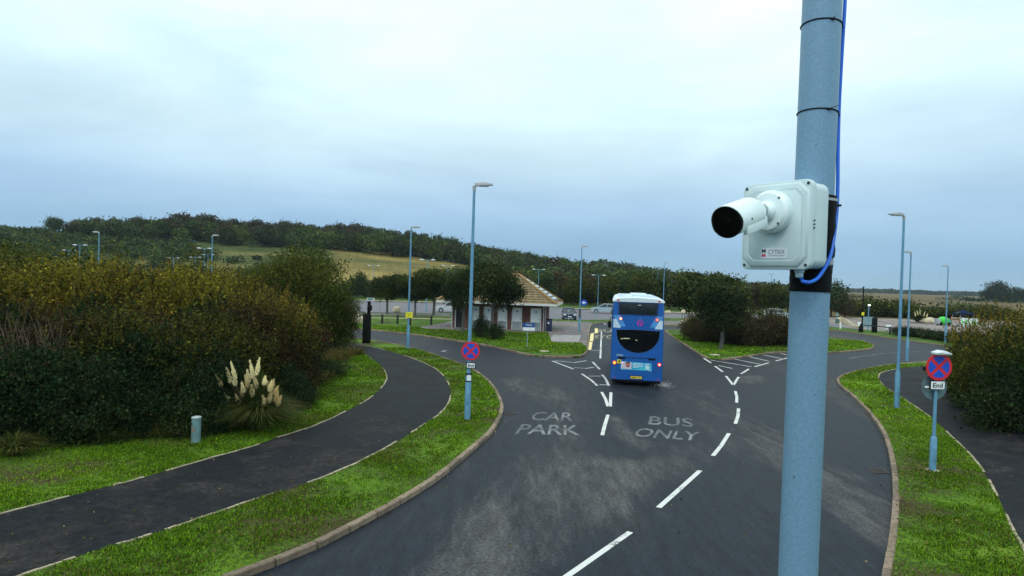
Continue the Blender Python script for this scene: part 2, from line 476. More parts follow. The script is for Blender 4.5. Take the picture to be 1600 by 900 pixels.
# ---------------------------------------------------------------- ground and hills
def terrain():
    ys = list(np.arange(-40, 140, 10)) + list(np.arange(140, 340, 6)) + list(np.arange(340, 700, 20)) + [750, 850, 1000, 1300, 1800, 2600, 4000, 7000]
    cols = 120
    vs = []; dry = []; marsh = []
    for y in ys:
        half = max(120, y * 1.5) if y < 1000 else y * 1.3
        for k in range(cols + 1):
            x = -half + 2 * half * k / cols
            z = gh(x, y)
            if y > 150: z += .35 * math.sin(x * .11 + 1.3 * math.sin(y * .05)) * math.sin(y * .09) * sm((y - 150) / 50) * sm(1 - (y - 400) / 400)
            vs.append((x, y, z))
            a = x / max(y, 1) * F + 800
            d = 0
            if 150 < y < 285:
                d = sm((a - 500) / 40) * sm((745 - a) / 40) * sm((y - 175) / 15)
                d = max(d, .5 * sm((a - 150) / 60) * sm((430 - a) / 80) * sm(1 - abs(y - 205) / 22))
                d = max(d, .4 * sm((a - 300) / 30) * sm((560 - a) / 40) * sm(1 - abs(y - 240) / 8))
            dry.append(d); marsh.append(sm((a - 1215) / 40) if y > 120 else 0)
    fs = []
    w = cols + 1
    for j in range(len(ys) - 1):
        for k in range(cols): fs.append((j * w + k, j * w + k + 1, (j + 1) * w + k + 1, (j + 1) * w + k))
    me = bpy.data.meshes.new('ground'); me.from_pydata(vs, [], fs)
    at = me.attributes.new('dry', 'FLOAT', 'POINT'); at.data.foreach_set('value', dry)
    at = me.attributes.new('marsh', 'FLOAT', 'POINT'); at.data.foreach_set('value', marsh)
    me.polygons.foreach_set('use_smooth', [True] * len(fs))
    m, t, bs = tree('open_country')
    tcn = N(t, 'ShaderNodeTexCoord')
    mpn = N(t, 'ShaderNodeMapping'); mpn.inputs['Scale'].default_value = (.35, 1, 1)
    t.links.new(tcn.outputs['Object'], mpn.inputs[0])
    n1 = N(t, 'ShaderNodeTexNoise'); n1.inputs['Scale'].default_value = .035; n1.inputs['Detail'].default_value = 9; n1.inputs['Roughness'].default_value = .65
    t.links.new(mpn.outputs[0], n1.inputs['Vector'])
    g = ramp_node(t, [(.3, (.028, .045, .012)), (.5, (.055, .075, .02)), (.62, (.10, .095, .035)), (.8, (.12, .10, .05))])
    d = ramp_node(t, [(.3, (.07, .08, .025)), (.45, (.18, .145, .045)), (.58, (.31, .235, .075)), (.72, (.21, .17, .07))])
    t.links.new(n1.outputs['Fac'], g.inputs[0]); t.links.new(n1.outputs['Fac'], d.inputs[0])
    a = N(t, 'ShaderNodeAttribute', attribute_name='dry')
    mi = N(t, 'ShaderNodeMix', data_type='RGBA'); t.links.new(a.outputs['Fac'], mi.inputs[0])
    t.links.new(g.outputs[0], mi.inputs[6]); t.links.new(d.outputs[0], mi.inputs[7])
    am = N(t, 'ShaderNodeAttribute', attribute_name='marsh')
    br_ = ramp_node(t, [(.3, (.055, .050, .022)), (.45, (.10, .075, .035)), (.58, (.165, .12, .055)), (.75, (.085, .08, .035))]); t.links.new(n1.outputs['Fac'], br_.inputs[0])
    m3 = N(t, 'ShaderNodeMix', data_type='RGBA'); t.links.new(am.outputs['Fac'], m3.inputs[0]); t.links.new(mi.outputs[2], m3.inputs[6]); t.links.new(br_.outputs[0], m3.inputs[7]); mi = m3
    n2 = N(t, 'ShaderNodeTexNoise'); n2.inputs['Scale'].default_value = .8; n2.inputs['Detail'].default_value = 6
    t.links.new(tcn.outputs['Object'], n2.inputs['Vector'])
    fr = N(t, 'ShaderNodeMapRange'); fr.inputs[1].default_value = .3; fr.inputs[2].default_value = .7; fr.inputs[3].default_value = .55; fr.inputs[4].default_value = 1.45
    t.links.new(n2.outputs['Fac'], fr.inputs[0])
    mu = N(t, 'ShaderNodeMix', data_type='RGBA', blend_type='MULTIPLY'); mu.inputs[0].default_value = 1
    t.links.new(mi.outputs[2], mu.inputs[6]); t.links.new(fr.outputs[0], mu.inputs[7])
    t.links.new(mu.outputs[2], bs.inputs['Base Color']); bs.inputs['Roughness'].default_value = .95; bs.inputs['Specular IOR Level'].default_value = .1
    bp = N(t, 'ShaderNodeBump'); bp.inputs['Strength'].default_value = .7; bp.inputs['Distance'].default_value = .5
    t.links.new(n2.outputs['Fac'], bp.inputs['Height']); t.links.new(bp.outputs[0], bs.inputs['Normal'])
    me.materials.append(m)
    o = bpy.data.objects.new('ground', me); COL.objects.link(o); o['kind'] = 'structure'
terrain()

def in_poly(px, py, poly):
    x = np.array([p[0] for p in poly]); y = np.array([p[1] for p in poly]); ins = np.zeros(len(px), bool); j = len(x) - 1
    for i in range(len(x)):
        c = ((y[i] > py) != (y[j] > py)) & (px < (x[j] - x[i]) * (py - y[i]) / ((y[j] - y[i]) + 1e-12) + x[i]); ins ^= c; j = i
    return ins
def make_road():
    xs = np.concatenate([np.arange(-95, -14, 3), np.arange(-14, 20, .3), np.arange(20, 116, 3)])
    ys = np.concatenate([np.arange(-20, 8, 2), np.arange(8, 45, .3), np.arange(45, 84, 1.5), [84]])
    gx, gy = np.meshgrid(xs, ys); n = gx.size; w = len(xs)
    x, y = gx.ravel(), gy.ravel(); d = np.zeros(n)
    worn_and_sheen = [[(790, 585), (860, 592), (930, 640), (935, 700), (880, 800), (820, 1040), (420, 1040), (620, 870), (760, 760), (850, 680), (860, 640)], [(960, 690), (1130, 690), (1110, 740), (1040, 850), (960, 1040), (840, 1040), (930, 860), (950, 760)],
            [(904, 702), (841, 733), (767, 796), (694, 900), (560, 1040), (760, 1040), (851, 900), (872, 854), (925, 770), (942, 717)],
            [(950, 717), (1061, 712), (1046, 744), (988, 770), (983, 807), (930, 843), (888, 875), (867, 896), (860, 875), (918, 791)],
            [(946, 649), (977, 654), (983, 675), (1019, 686), (1019, 702), (988, 707), (951, 681)], [(1150, 587), (1191, 587), (1189, 602), (1150, 600)],
            [(1092, 604), (1138, 607), (1132, 617), (1096, 615)], [(770, 590), (850, 598), (902, 632), (880, 650), (820, 620)], [(1120, 716), (1152, 665), (1146, 690), (1080, 765), (1040, 800)],
            [(1180, 820), (1120, 830), (1050, 900), (1120, 900), (1190, 850)], [(560, 530), (640, 535), (740, 552), (700, 548), (620, 536)]]  # the last outline paints a pale sheen on the far left road
    for p, k in zip(worn_and_sheen, (.42, .38, .9, 1, 1, 1, .5, .55, .6, .3, .6)):
        P2 = [G(a, b, 0) for a, b in p]
        d = np.maximum(d, in_poly(x, y, P2) * k)
    d2 = d.reshape(gx.shape)
    for _ in range(3):
        e = d2.copy(); e[1:-1, 1:-1] = (d2[1:-1, 1:-1] * 2 + d2[:-2, 1:-1] + d2[2:, 1:-1] + d2[1:-1, :-2] + d2[1:-1, 2:]) / 6; d2 = e
    v = np.stack([x, y, np.zeros(n)], 1)
    i = (np.arange(len(ys) - 1)[:, None] * w + np.arange(w - 1)[None, :]).ravel()
    f = np.stack([i, i + 1, i + w + 1, i + w], 1)
    me = bpy.data.meshes.new('road'); me.from_pydata(v.tolist(), [], f.tolist())
    at = me.attributes.new('worn_and_sheen', 'FLOAT', 'POINT'); at.data.foreach_set('value', d2.ravel().astype(np.float32))
    me.materials.append(m_road); o = bpy.data.objects.new('road', me); COL.objects.link(o); o['kind'] = 'structure'
    return o
road = make_road()
sheet('car_park', [(-75, 84), (44, 84), (50, 122), (0, 128), (-75, 140)], 0.0, m_car_park, .05)
sheet('gravel_yard', [(44, 84.0), (150, 84), (175, 128), (50, 122)], 0.0, m_gravel, .05)

P = lambda L, z=.1: [G(x, y, z) for x, y in L]
KL = [(-500, 1210), (0, 1040), (200, 962), (355, 900), (400, 884), (480, 854), (560, 814), (640, 770), (690, 738), (733, 702), (767, 672), (783, 643),
      (782, 626), (769, 601), (747, 582), (724, 570), (702, 562), (680, 554), (652, 546), (629, 540), (605, 535), (580, 531), (540, 527), (480, 521), (400, 515), (300, 509)]
left_edge = smooth_line(P(KL), 6)
left_verge = left_edge + [Vector((-60, 62, 0)), Vector((-90, 62, 0)), Vector((-90, -10, 0)), Vector((-14, -10, 0))]
sheet('left_verge', left_verge, .1, m_grass, .14)

KB = [(250, 496), (330, 501), (400, 505), (480, 509), (548, 512.5), (584, 515), (621, 519), (662, 524), (702, 530), (751, 537), (794, 546), (826, 553.5), (855, 556), (885, 556.5),
      (905, 556), (914, 552), (917, 546), (919, 532), (920, 518), (922, 510), (928, 505.5), (952, 503), (990, 505), (1041, 508), (1090, 510), (1140, 511.5), (1220, 513), (1300, 515.5), (1337, 520), (1403, 529.5),
      (1469, 538.5), (1500, 545), (1560, 553), (1660, 560)]
isl_front = smooth_line(P(KB), 4)
BACK = [(1660, 540), (1560, 533), (1500, 529), (1410, 520), (1340, 514), (1290, 509.5), (1230, 503.5), (1160, 499), (1100, 497.5), (1041, 497), (960, 499), (900, 500), (830, 497), (700, 489.5), (560, 487.5), (300, 478)]
isl_back = P(BACK)
sheet('toilet_island', isl_front + isl_back, .1, m_lawn, .14)

KD = [(1040, 517.5), (1052, 526), (1068, 536), (1096, 554), (1104, 558), (1112, 560), (1130, 560.5), (1156, 557.5), (1200, 551), (1231, 549.5), (1293, 550), (1337, 547), (1358, 544.5), (1365, 541.5), (1358, 536),
      (1337, 530.5), (1300, 527.5), (1230, 523.5), (1160, 519.5), (1100, 516.5), (1060, 515), (1043, 515)]
wd = P(KD)
tri_line = smooth_line(wd + [wd[0]], 4)
sheet('triangle_island', tri_line[:-1], .1, m_lawn, .14)

KE = [(1350, 1100), (1372, 980), (1385, 900), (1395, 840), (1400, 785), (1398, 740), (1390, 697), (1375, 663), (1345, 628), (1318, 605), (1310, 596), (1314, 588), (1340, 579), (1384, 570.5), (1430, 566), (1497, 560.5), (1560, 557), (1660, 553)]
right_edge = smooth_line(P(KE), 6)
sheet('right_verge', right_edge + [Vector((80, right_edge[-1].y + 6, 0)), Vector((80, -10, 0)), Vector((4.6, -10, 0))], .1, m_grass, .14)
sheet('pole_island', [Vector((1.1 + 1.3 * math.cos(a), 2.2 + 1.6 * math.sin(a), 0)) for a in np.linspace(0, 2 * math.pi, 20)[:-1]], .1, m_grass, .14)

# footpaths on the verges
PLn = [(-600, 1160), (-200, 985), (35, 899), (150, 861), (237, 835), (300, 814), (400, 780), (480, 755), (560, 722), (620, 690), (660, 665), (684, 649), (700, 631), (704, 612), (698, 594), (680, 576), (650, 562), (610, 549), (565, 539), (520, 533), (440, 527)]
PLf = [(-600, 985), (-200, 868), (0, 804), (150, 765), (225, 746), (325, 717), (390, 699), (433, 684), (489, 666), (540, 643), (578, 622), (599, 602), (604, 587), (593, 570), (567, 552), (544, 544), (500, 538), (440, 534)]
pn, pf = smooth_line(P(PLn), 6), smooth_line(P(PLf), 6)
sheet('left_footpath', pn + pf[::-1], .106, m_path)
PRn = [(1640, 960), (1600, 858), (1585, 832), (1565, 790), (1545, 750), (1522, 717), (1490, 685), (1455, 653), (1418, 627), (1389, 609), (1375, 596), (1373, 589), (1380, 581.5), (1418, 574.5), (1504, 567), (1600, 560)]
PRf = [(1900, 760), (1700, 700), (1600, 670), (1533, 633), (1504, 619), (1475, 605), (1466, 595), (1470, 588), (1484, 582), (1510, 575.5), (1600, 567)]
rn, rf = smooth_line(P(PRn), 6), smooth_line(P(PRf), 6)
sheet('right_footpath', rn + rf[::-1], .106, m_path)
def edging(line, nm):
    mb = MB()
    a = offset_line(line, .03); b = offset_line(line, -.03)
    for i in range(len(line) - 1):
        q = [a[i], a[i + 1], b[i + 1], b[i]]
        hh = .118 + .006 * math.sin(i * 1.7) - (.030 if math.sin(i * .83) + math.sin(i * .31 + 2) > .55 else 0)
        mb.add([(p.x, p.y, hh) for p in q] + [(p.x, p.y, .05) for p in q], [(0, 1, 2, 3), (0, 1, 5, 4), (2, 3, 7, 6)])
    tag(mb.build(nm, m_edging, smooth=0), kind='structure')
edging(pn, 'path_edging'); edging(pf, 'path_edging'); edging(rn, 'path_edging'); edging(rf, 'path_edging')

# kerbs, stone by stone
def kstone(L, w=.14, h=.135):
    mb = MB(); mb.prism([(-w / 2, 0), (w / 2, 0), (w / 2, h), (-w / 2 + .02, h), (-w / 2, h - .02)], (-L / 2, 0, 0), (0, 1, 0), (0, 0, 1), (1, 0, 0), L)
    me_o = mb.build('kerb_stone', m_kerb, smooth=0, bevel=.006)
    return me_o
proto_stone = kstone(.968)
stone_mesh = proto_stone.data
bpy.data.objects.remove(proto_stone)
m_kerb_n = m_kerb.node_tree
oi = N(m_kerb_n, 'ShaderNodeObjectInfo'); mrr = N(m_kerb_n, 'ShaderNodeMapRange'); mrr.inputs[3].default_value = .6; mrr.inputs[4].default_value = 1.2
mm = N(m_kerb_n, 'ShaderNodeMix', data_type='RGBA', blend_type='MULTIPLY'); mm.inputs[0].default_value = 1
bsn = m_kerb_n.nodes.get('Principled BSDF'); lk = bsn.inputs['Base Color'].links[0]; src = lk.from_socket
m_kerb_n.links.new(oi.outputs['Random'], mrr.inputs[0]); m_kerb_n.links.new(src, mm.inputs[6]); m_kerb_n.links.new(mrr.outputs[0], mm.inputs[7])
m_kerb_n.links.new(mm.outputs[2], bsn.inputs['Base Color'])
def kerb(line, side, step=.92, zfar=62, ymin=6):
    root = bpy.data.objects.new('kerb', None); COL.objects.link(root); root['kind'] = 'structure'
    ln = resample(line, step); far = MB(); nfar = 0
    for a, b in zip(ln, ln[1:]):
        mid = (a + b) / 2; d = b - a
        if mid.y < ymin: continue
        ang = math.atan2(d.y, d.x)
        if mid.y > zfar:
            far.box((mid.x, mid.y, .055), (d.length * .99, .14, .135), ang); nfar += 1
            continue
        o = bpy.data.objects.new('kerb_stone', stone_mesh); COL.objects.link(o); o.parent = root
        o.location = (mid.x + rnd.uniform(-.006, .006), mid.y, -.012 + rnd.uniform(-.004, .004)); o.rotation_euler = (0, 0, ang + (math.pi if side < 0 else 0))
        o.scale = (d.length, 1, 1)
    if nfar: tag(far.build('kerb_run', m_kerb, root, smooth=0), kind='stuff')
    return root
kerb(left_edge, 1); kerb(isl_front, 1); kerb(tri_line, 1); kerb(right_edge, 1)

# paving by the toilets, and strips of grass and paths behind
def lay(name, px, z, mat): return sheet(name, P(px, z), z, mat)
lay('toilet_paving', [(655, 511), (690, 505), (706, 502), (760, 503), (850, 501), (922, 503), (926, 505.5), (921.5, 509.5), (919, 518), (917, 541), (907, 536), (862, 534.5), (856, 519.5), (800, 518.5), (706, 515), (690, 514), (668, 514)], .105, m_paving)
lay('back_footpath', [(560, 489), (700, 490.5), (706, 494), (560, 492)], .105, m_paving)
lay('back_footpath', [(560, 495.6), (706, 498), (706, 499), (560, 496.6)], .105, m_edging)
lay('grass_strip', [(870, 500.3), (950, 500.6), (950, 502.3), (870, 502)], .109, m_lawn)
lay('back_footpath', [(1035, 501), (1110, 502), (1110, 508), (1035, 507)], .105, m_paving)
lay('concrete_apron', [(864, 523), (908, 524), (904, 534), (858, 533)], .109, M('pale_concrete', (.25, .24, .24), .7, var=.2, scale=2))
sheet('grass_bank', [(-75, 140), (0, 128), (50, 122), (60, 124), (60, 140), (0, 146), (-75, 156)], .02, m_lawn, .1)
lay('far_kerb_line', [(560, 468.2), (700, 472.2), (760, 475), (760, 476), (700, 473.2), (560, 469.2)], .125, m_edging)
lay('far_kerb_line', [(890, 481.5), (952, 482.5), (1040, 487), (1100, 489), (1100, 490), (1040, 488), (952, 483.6), (890, 482.5)], .125, m_edging)
MBp = MB()
for i in range(9):
    x = -42 + i * 5
    MBp.box((x, 100, .006), (.12, 9, .004))
for i in range(6): MBp.box((6 + i * 5, 112, .006), (.12, 8, .004))
tag(MBp.build('parking_bay_lines', m_paint_old, smooth=0), kind='structure')

# ---------------------------------------------------------------- road markings
def strip(px, w, mat, name='lane_dash', z=.005):
    pts = [G(x, y, z) for x, y in px]
    a = offset_line(pts, w / 2); b = offset_line(pts, -w / 2)
    mb = MB(); n = len(pts)
    mb.add([(p.x, p.y, z) for p in a + b], [(i, i + 1, n + i + 1, n + i) for i in range(n - 1)])
    return mb.build(name, mat, road, smooth=0)
for px in ([(830, 940), (886, 900), (985, 831)], [(1029, 793), (1064, 762), (1094, 735)], [(1114, 712), (1127, 696), (1139, 677)], [(1149, 662), (1153, 650), (1154, 638)],
           [(1151, 629), (1151.3, 620), (1149, 611)], [(950, 648), (945, 664), (941, 680)]):
    strip(px, .125, m_paint_new)
for px in ([(1134.4, 587.5), (1145.6, 601.5)], [(1154, 589), (1146.5, 601)], [(1117, 572), (1129.4, 581)], [(1099.4, 559.6), (1111, 567)], [(940, 612.5), (946, 623), (950, 635)], [(954.6, 613), (953.5, 635)]):
    strip(px, .13, m_paint_new)
for px in ([(1158, 584), (1170, 576.5)], [(1179, 573), (1201, 567)], [(1212, 564), (1231, 559), (1250, 556)], [(1262, 554), (1280, 552.5)], [(1293, 551.8), (1325, 549.5)],
           [(863, 564), (896, 576.6)], [(867, 563.5), (897, 566.5), (916, 563.6)], [(897, 574.4), (915, 575.6), (929, 573.6)], [(926, 565.4), (937, 577)],
           [(909, 584), (924, 594), (933, 602.4)], [(920, 587.6), (939, 587.6)], [(941, 585.4), (947, 593), (951, 602.4)], [(937, 601), (948, 601.4)], [(924, 547.2), (941, 547.8)]):
    strip(px, .13, m_paint)
for px in ([(1110, 562.5), (1174, 573)], [(1147.5, 561), (1187.5, 569)], [(1169, 557), (1202.5, 564.6)], [(1192.5, 554.4), (1220.6, 560)], [(1219, 552), (1236, 556)], [(1122, 571), (1144, 575.6)],
           [(940, 515), (938, 560)], [(940, 500), (946, 507)]):
    strip(px, .12, m_paint, 'hatch_line')
for px in ([(920.5, 546.5), (923, 534)], [(924, 533), (925.5, 521)], [(926, 520.6), (932, 520)], [(932, 520), (931.5, 513)]):
    strip(px, .3, m_cream, 'bay_line', .006)
strip([(1326, 560), (1380, 552), (1440, 549), (1500, 553)], .12, m_paint_old, 'lane_edge', .005)
strip([(690, 549), (697, 548)], .15, m_paint, 'lane_dash', .006)

def text_geo(s, bold=.0):
    cu = bpy.data.curves.new('t', 'FONT'); cu.body = s; cu.offset = bold; cu.resolution_u = 3
    ob = bpy.data.objects.new('t', cu); COL.objects.link(ob)
    dg = bpy.context.evaluated_depsgraph_get(); dg.update()
    me = bpy.data.meshes.new_from_object(ob.evaluated_get(dg))
    vs = [v.co.copy() for v in me.vertices]; fs = [tuple(p.vertices) for p in me.polygons]
    bpy.data.objects.remove(ob); bpy.data.meshes.remove(me)
    x0 = min(v.x for v in vs); x1 = max(v.x for v in vs); y0 = min(v.y for v in vs); y1 = max(v.y for v in vs)
    return [((v.x - x0) / (x1 - x0), (v.y - y0) / (y1 - y0)) for v in vs], fs
def road_word(s, q, mat, bold=.012, z=.005):
    bl, br, tr, tl = [G(x, y, z) for x, y in q]
    uv, fs = text_geo(s, bold); mb = MB()
    mb.add([(bl * (1 - u) + br * u) * (1 - v) + (tl * (1 - u) + tr * u) * v for u, v in uv], fs)
    mb.v = [(p[0], p[1], z) for p in mb.v]
    o = mb.build('painted_word', mat, road, smooth=0); o['label'] = 'road lettering reading ' + s
road_word('CAR', [(827, 656.5), (895, 658), (896, 644.5), (836, 643.5)], m_paint_old)
road_word('PARK', [(804, 678), (907, 680), (903, 664.5), (816, 662.5)], m_paint_old)
road_word('BUS', [(1012, 663), (1084, 667.5), (1081, 654), (1016, 650)], m_paint_old)
road_word('ONLY', [(988, 681.5), (1090, 689), (1094, 675), (998, 668.5)], m_paint_old)
road_word('BUS', [(929, 518), (968, 519.5), (968, 514.5), (931, 514)], m_cream_old, .02)
road_word('STOP', [(927, 528.8), (970, 530), (969, 524), (930, 523.5)], m_cream_old, .02)

# drain gratings beside the kerbs
def grate(px, py, rz):
    p = G(px, py, 0); t = thing('drain_grate', None, 'drain', (p.x, p.y, 0.002), rz)
    mb = MB()
    for s in (-1, 1): mb.box((0, s * .2, .006), (.5, .04, .012)); mb.box((s * .23, 0, .006), (.04, .36, .012))
    mb.build('frame', M('cast_iron', (.05, .04, .035), .7, .3), t)
    for k in range(6): MB().box((-.17 + k * .068, 0, .005), (.03, .36, .01)).build('bar', bpy.data.materials['cast_iron'], t)
    return t
tag(grate(1372, 736, R(85)), 'rusty iron drain grating against the right-hand kerb')
tag(grate(797, 646, R(110)), 'dark iron drain grating by the kerb near the CAR PARK lettering')
for px, py, lb in ((850, 549.5, 'pale slab lying in the grass in front of the toilet block'), (1117, 555, 'pale slab lying in the grass on the triangular island tip')):
    p = G(px, py); mb = MB(); mb.box((p.x, p.y, .13), (.55, .5, .06), .3)
    tag(mb.build('inspection_cover', m_stone, bevel=.01), lb, 'cover')

# ---------------------------------------------------------------- foliage
def leaf_mesh(name, pos, size, col, asp=.55, mat=None, up=0.0, parent=None, smooth=False):
    n = len(pos)
    d = nr.normal(size=(n, 3)); d[:, 2] += up; d /= np.linalg.norm(d, axis=1)[:, None]
    e = nr.normal(size=(n, 3)); e -= d * (e * d).sum(1)[:, None]; e /= np.linalg.norm(e, axis=1)[:, None]
    a = d * (size * .5)[:, None]; b = e * (size * .5 * asp)[:, None]
    v = np.empty((n, 4, 3)); v[:, 0] = pos - a; v[:, 1] = pos + b - a * .1; v[:, 2] = pos + a; v[:, 3] = pos - b - a * .1
    me = bpy.data.meshes.new(name)
    me.vertices.add(n * 4); me.vertices.foreach_set('co', v.astype(np.float32).ravel())
    me.loops.add(n * 4); me.loops.foreach_set('vertex_index', np.arange(n * 4, dtype=np.int32))
    me.polygons.add(n); me.polygons.foreach_set('loop_start', np.arange(0, n * 4, 4, dtype=np.int32))
    me.polygons.foreach_set('loop_total', np.full(n, 4, dtype=np.int32))
    me.update()
    ca = me.color_attributes.new('col', 'FLOAT_COLOR', 'POINT')
    c = np.ones((n, 4, 4), dtype=np.float32); c[:, :, :3] = col[:, None, :]
    ca.data.foreach_set('color', c.ravel())
    me.materials.append(mat or m_leaf)
    o = bpy.data.objects.new(name, me); COL.objects.link(o)
    if parent: o.parent = parent
    return o
def wob(p, f, ph):
    return (np.sin(p[:, 0] * f + ph) * np.sin(p[:, 1] * f * 1.1 + ph * 1.7) + np.sin(p[:, 2] * f * 1.3 + ph * .6 + p[:, 0] * f * .5)) * .5
def palette(pos, cols, f=1.2, ph=0., rand=.5):
    cols = np.array(cols); k = len(cols)
    t = (wob(pos, f, ph) * .5 + .5) * (1 - rand) + nr.rand(len(pos)) * rand
    i = np.clip((t * k).astype(int), 0, k - 1)
    c = cols[i] * np.exp(nr.normal(0, .33, len(pos)))[:, None]
    return np.clip(c, 0.003, 1)
def blobs_points(blobs, n, depth=.35, rough=.22, seed=0., clump=0.):
    B = np.array(blobs, dtype=float)
    w = B[:, 3] * B[:, 4] + B[:, 4] * B[:, 5]; w /= w.sum()
    i = nr.choice(len(B), n, p=w)
    d = nr.normal(size=(n, 3)); d /= np.linalg.norm(d, axis=1)[:, None]
    r = 1 - np.abs(nr.normal(size=n)) * depth; r = np.clip(r, .05, 1)
    r *= 1 + rough * wob(d * 3 + i[:, None], 2.2, seed) + .12 * wob(d * 9, 1.5, seed + 2)
    p = B[i, :3] + d * B[i, 3:6] * r[:, None]
    if clump:
        m = max(8, n // 16); idx = nr.randint(0, m, n)
        loose = nr.rand(n) < .22
        q = p[idx] + nr.normal(size=(n, 3)) * clump * np.array([1, 1, .75])
        p = np.where(loose[:, None], p, q)
    return p
def shrub_blobs(w, h, k, rs, base=.0, top_flat=.8):
    bl = []
    for j in range(k):
        a = rs.uniform(0, 2 * math.pi); q = math.sqrt(rs.random()) * w * .33
        hh = rs.uniform(.25, .72) * h
        r = rs.uniform(.2, .32) * w
        bl.append((math.cos(a) * q, math.sin(a) * q, max(hh, r * .5) + base, r, r, min(r * 1.1, h * .38)))
    bl.append((0, 0, h * .42, w * .38, w * .38, h * .42))
    return bl
def shoots(w, h, k, rs, cols, ln=1.0, leaf=.1):
    """upright young shoots with leaves along them, standing out of the crown"""
    pos = []
    for j in range(k):
        a = rs.uniform(0, 2 * math.pi); q = math.sqrt(rs.random()) * w * .42
        x, y = math.cos(a) * q, math.sin(a) * q
        z = h * (.62 + .3 * (1 - (q / (w * .45)) ** 2)) + rs.uniform(-.4, .1)
        lx, ly = rs.uniform(-.25, .25) + math.cos(a) * .2, rs.uniform(-.25, .25) + math.sin(a) * .2
        L = ln * rs.uniform(.5, 1.1)
        m = int(L / .045)
        for t in range(m):
            s = t / m * L
            pos.append((x + lx * s + rs.uniform(-.05, .05), y + ly * s + rs.uniform(-.05, .05), z + s))
    return np.array(pos)
def branches(w, h, k, rs, r=.03, mat=None, parent=None, name='branches', trunk_h=0):
    mb = MB()
    for j in range(k):
        a = rs.uniform(0, 2 * math.pi); q = rs.uniform(.15, .42) * w; hh = rs.uniform(.5, .92) * h
        p0 = Vector((rs.uniform(-.15, .15), rs.uniform(-.15, .15), trunk_h * rs.uniform(.6, 1)))
        p2 = Vector((math.cos(a) * q, math.sin(a) * q, hh)); p1 = (p0 + p2) / 2 + Vector((rs.uniform(-.2, .2), rs.uniform(-.2, .2), rs.uniform(0, .4)))
        mb.tube([p0, p1, p2], [r, r * .6, r * .2], 5)
    return mb.build(name, mat or m_bark, parent, smooth=60)
def make_shrub(w, h, n, cols, leaf=.12, k=9, sh=0, seed=1, name='shrub', mat=None, twigs=12, rand=.55, f=1.2, asp=.55, depth=.32, shcols=None, shlen=1.0):
    rs = random.Random(seed)
    root = thing(name, None, 'shrub')
    p = blobs_points(shrub_blobs(w, h, k, rs), n, depth, .3, seed, clump=leaf * 1.25)
    p[:, 2] = np.abs(p[:, 2])
    c = palette(p, cols, f, seed, rand)
    sz = nr.uniform(.6, 1.35, n) * leaf
    if sh:
        q = shoots(w, h, sh, rs, cols, shlen)
        p = np.vstack([p, q]); c = np.vstack([c, palette(q, shcols or cols[-3:], f, seed)]); sz = np.concatenate([sz, nr.uniform(.5, 1.0, len(q)) * leaf])
    leaf_mesh('foliage', p, sz, c, asp, mat, parent=root)
    branches(w, h, twigs, rs, .035, None, root)
    return root
def make_tree(h, cw, n, cols, leaf, seed, th=.35, k=8, name='tree', mat=None, bark=None, trunk_r=.16, flat=.8, rand=.5, two=False, depth=.3, asp=.6):
    rs = random.Random(seed)
    root = thing(name, None, 'tree')
    bl = []
    z0 = h * th
    for j in range(k):
        a = 2 * math.pi * j / k + rs.uniform(-.4, .4); q = cw * rs.uniform(.12, .3)
        r = cw * rs.uniform(.17, .27)
        bl.append((math.cos(a) * q, math.sin(a) * q, rs.uniform(z0 + r * .6, h - r * flat), r, r, r * flat))
    bl.append((0, 0, (z0 + h) / 2, cw * .36, cw * .36, (h - z0) * .42))
    p = blobs_points(bl, n, depth, .3, seed, clump=leaf * 1.15)
    leaf_mesh('crown', p, nr.uniform(.6, 1.4, n) * leaf, palette(p, cols, 6 / cw, seed, rand), asp, mat, parent=root)
    mb = MB()
    mb.tube([(0, 0, -.1), (rs.uniform(-.1, .1), rs.uniform(-.1, .1), z0 * .6), (0, 0, h * .62), (0, 0, h * .8)], [trunk_r * 1.25, trunk_r, trunk_r * .6, trunk_r * .2], 9)
    for j in range(7):
        a = rs.uniform(0, 6.28); zz = rs.uniform(z0 * .85, h * .55); q = cw * rs.uniform(.2, .38)
        mb.tube([(0, 0, zz), (math.cos(a) * q * .5, math.sin(a) * q * .5, zz + h * .1), (math.cos(a) * q, math.sin(a) * q, zz + h * .22)], [trunk_r * .45, trunk_r * .3, trunk_r * .08], 5)
    mb.build('trunk', bark or m_bark, root, smooth=60)
    return root

OLIVE = [(.014, .022, .005), (.026, .035, .006), (.046, .050, .008), (.072, .068, .009), (.078, .050, .011)]
OLIVE_Y = [(.020, .028, .006), (.040, .046, .007), (.085, .080, .009), (.14, .12, .011), (.15, .088, .015)]
SHOOT = [(.145, .13, .012), (.20, .17, .014), (.15, .135, .02), (.19, .115, .02)]
BROWN = [(.012, .012, .006), (.024, .018, .008), (.040, .026, .010), (.060, .036, .014), (.020, .024, .007)]
DARK = [(.004, .009, .004), (.006, .016, .005), (.010, .026, .008), (.018, .040, .011), (.034, .040, .014)]
MID = [(.015, .027, .006), (.028, .045, .008), (.050, .066, .009), (.080, .090, .012)]
PINE = [(.008, .016, .007), (.013, .026, .010), (.024, .042, .012), (.042, .055, .015)]
REDL = [(.05, .012, .010), (.09, .016, .016), (.04, .022, .012), (.02, .024, .010)]
AUT = [(.026, .042, .014), (.042, .048, .020), (.062, .050, .025), (.075, .050, .026), (.042, .062, .020)]
WOOD = [(.022, .042, .016), (.036, .062, .020), (.056, .088, .024), (.075, .080, .026)]

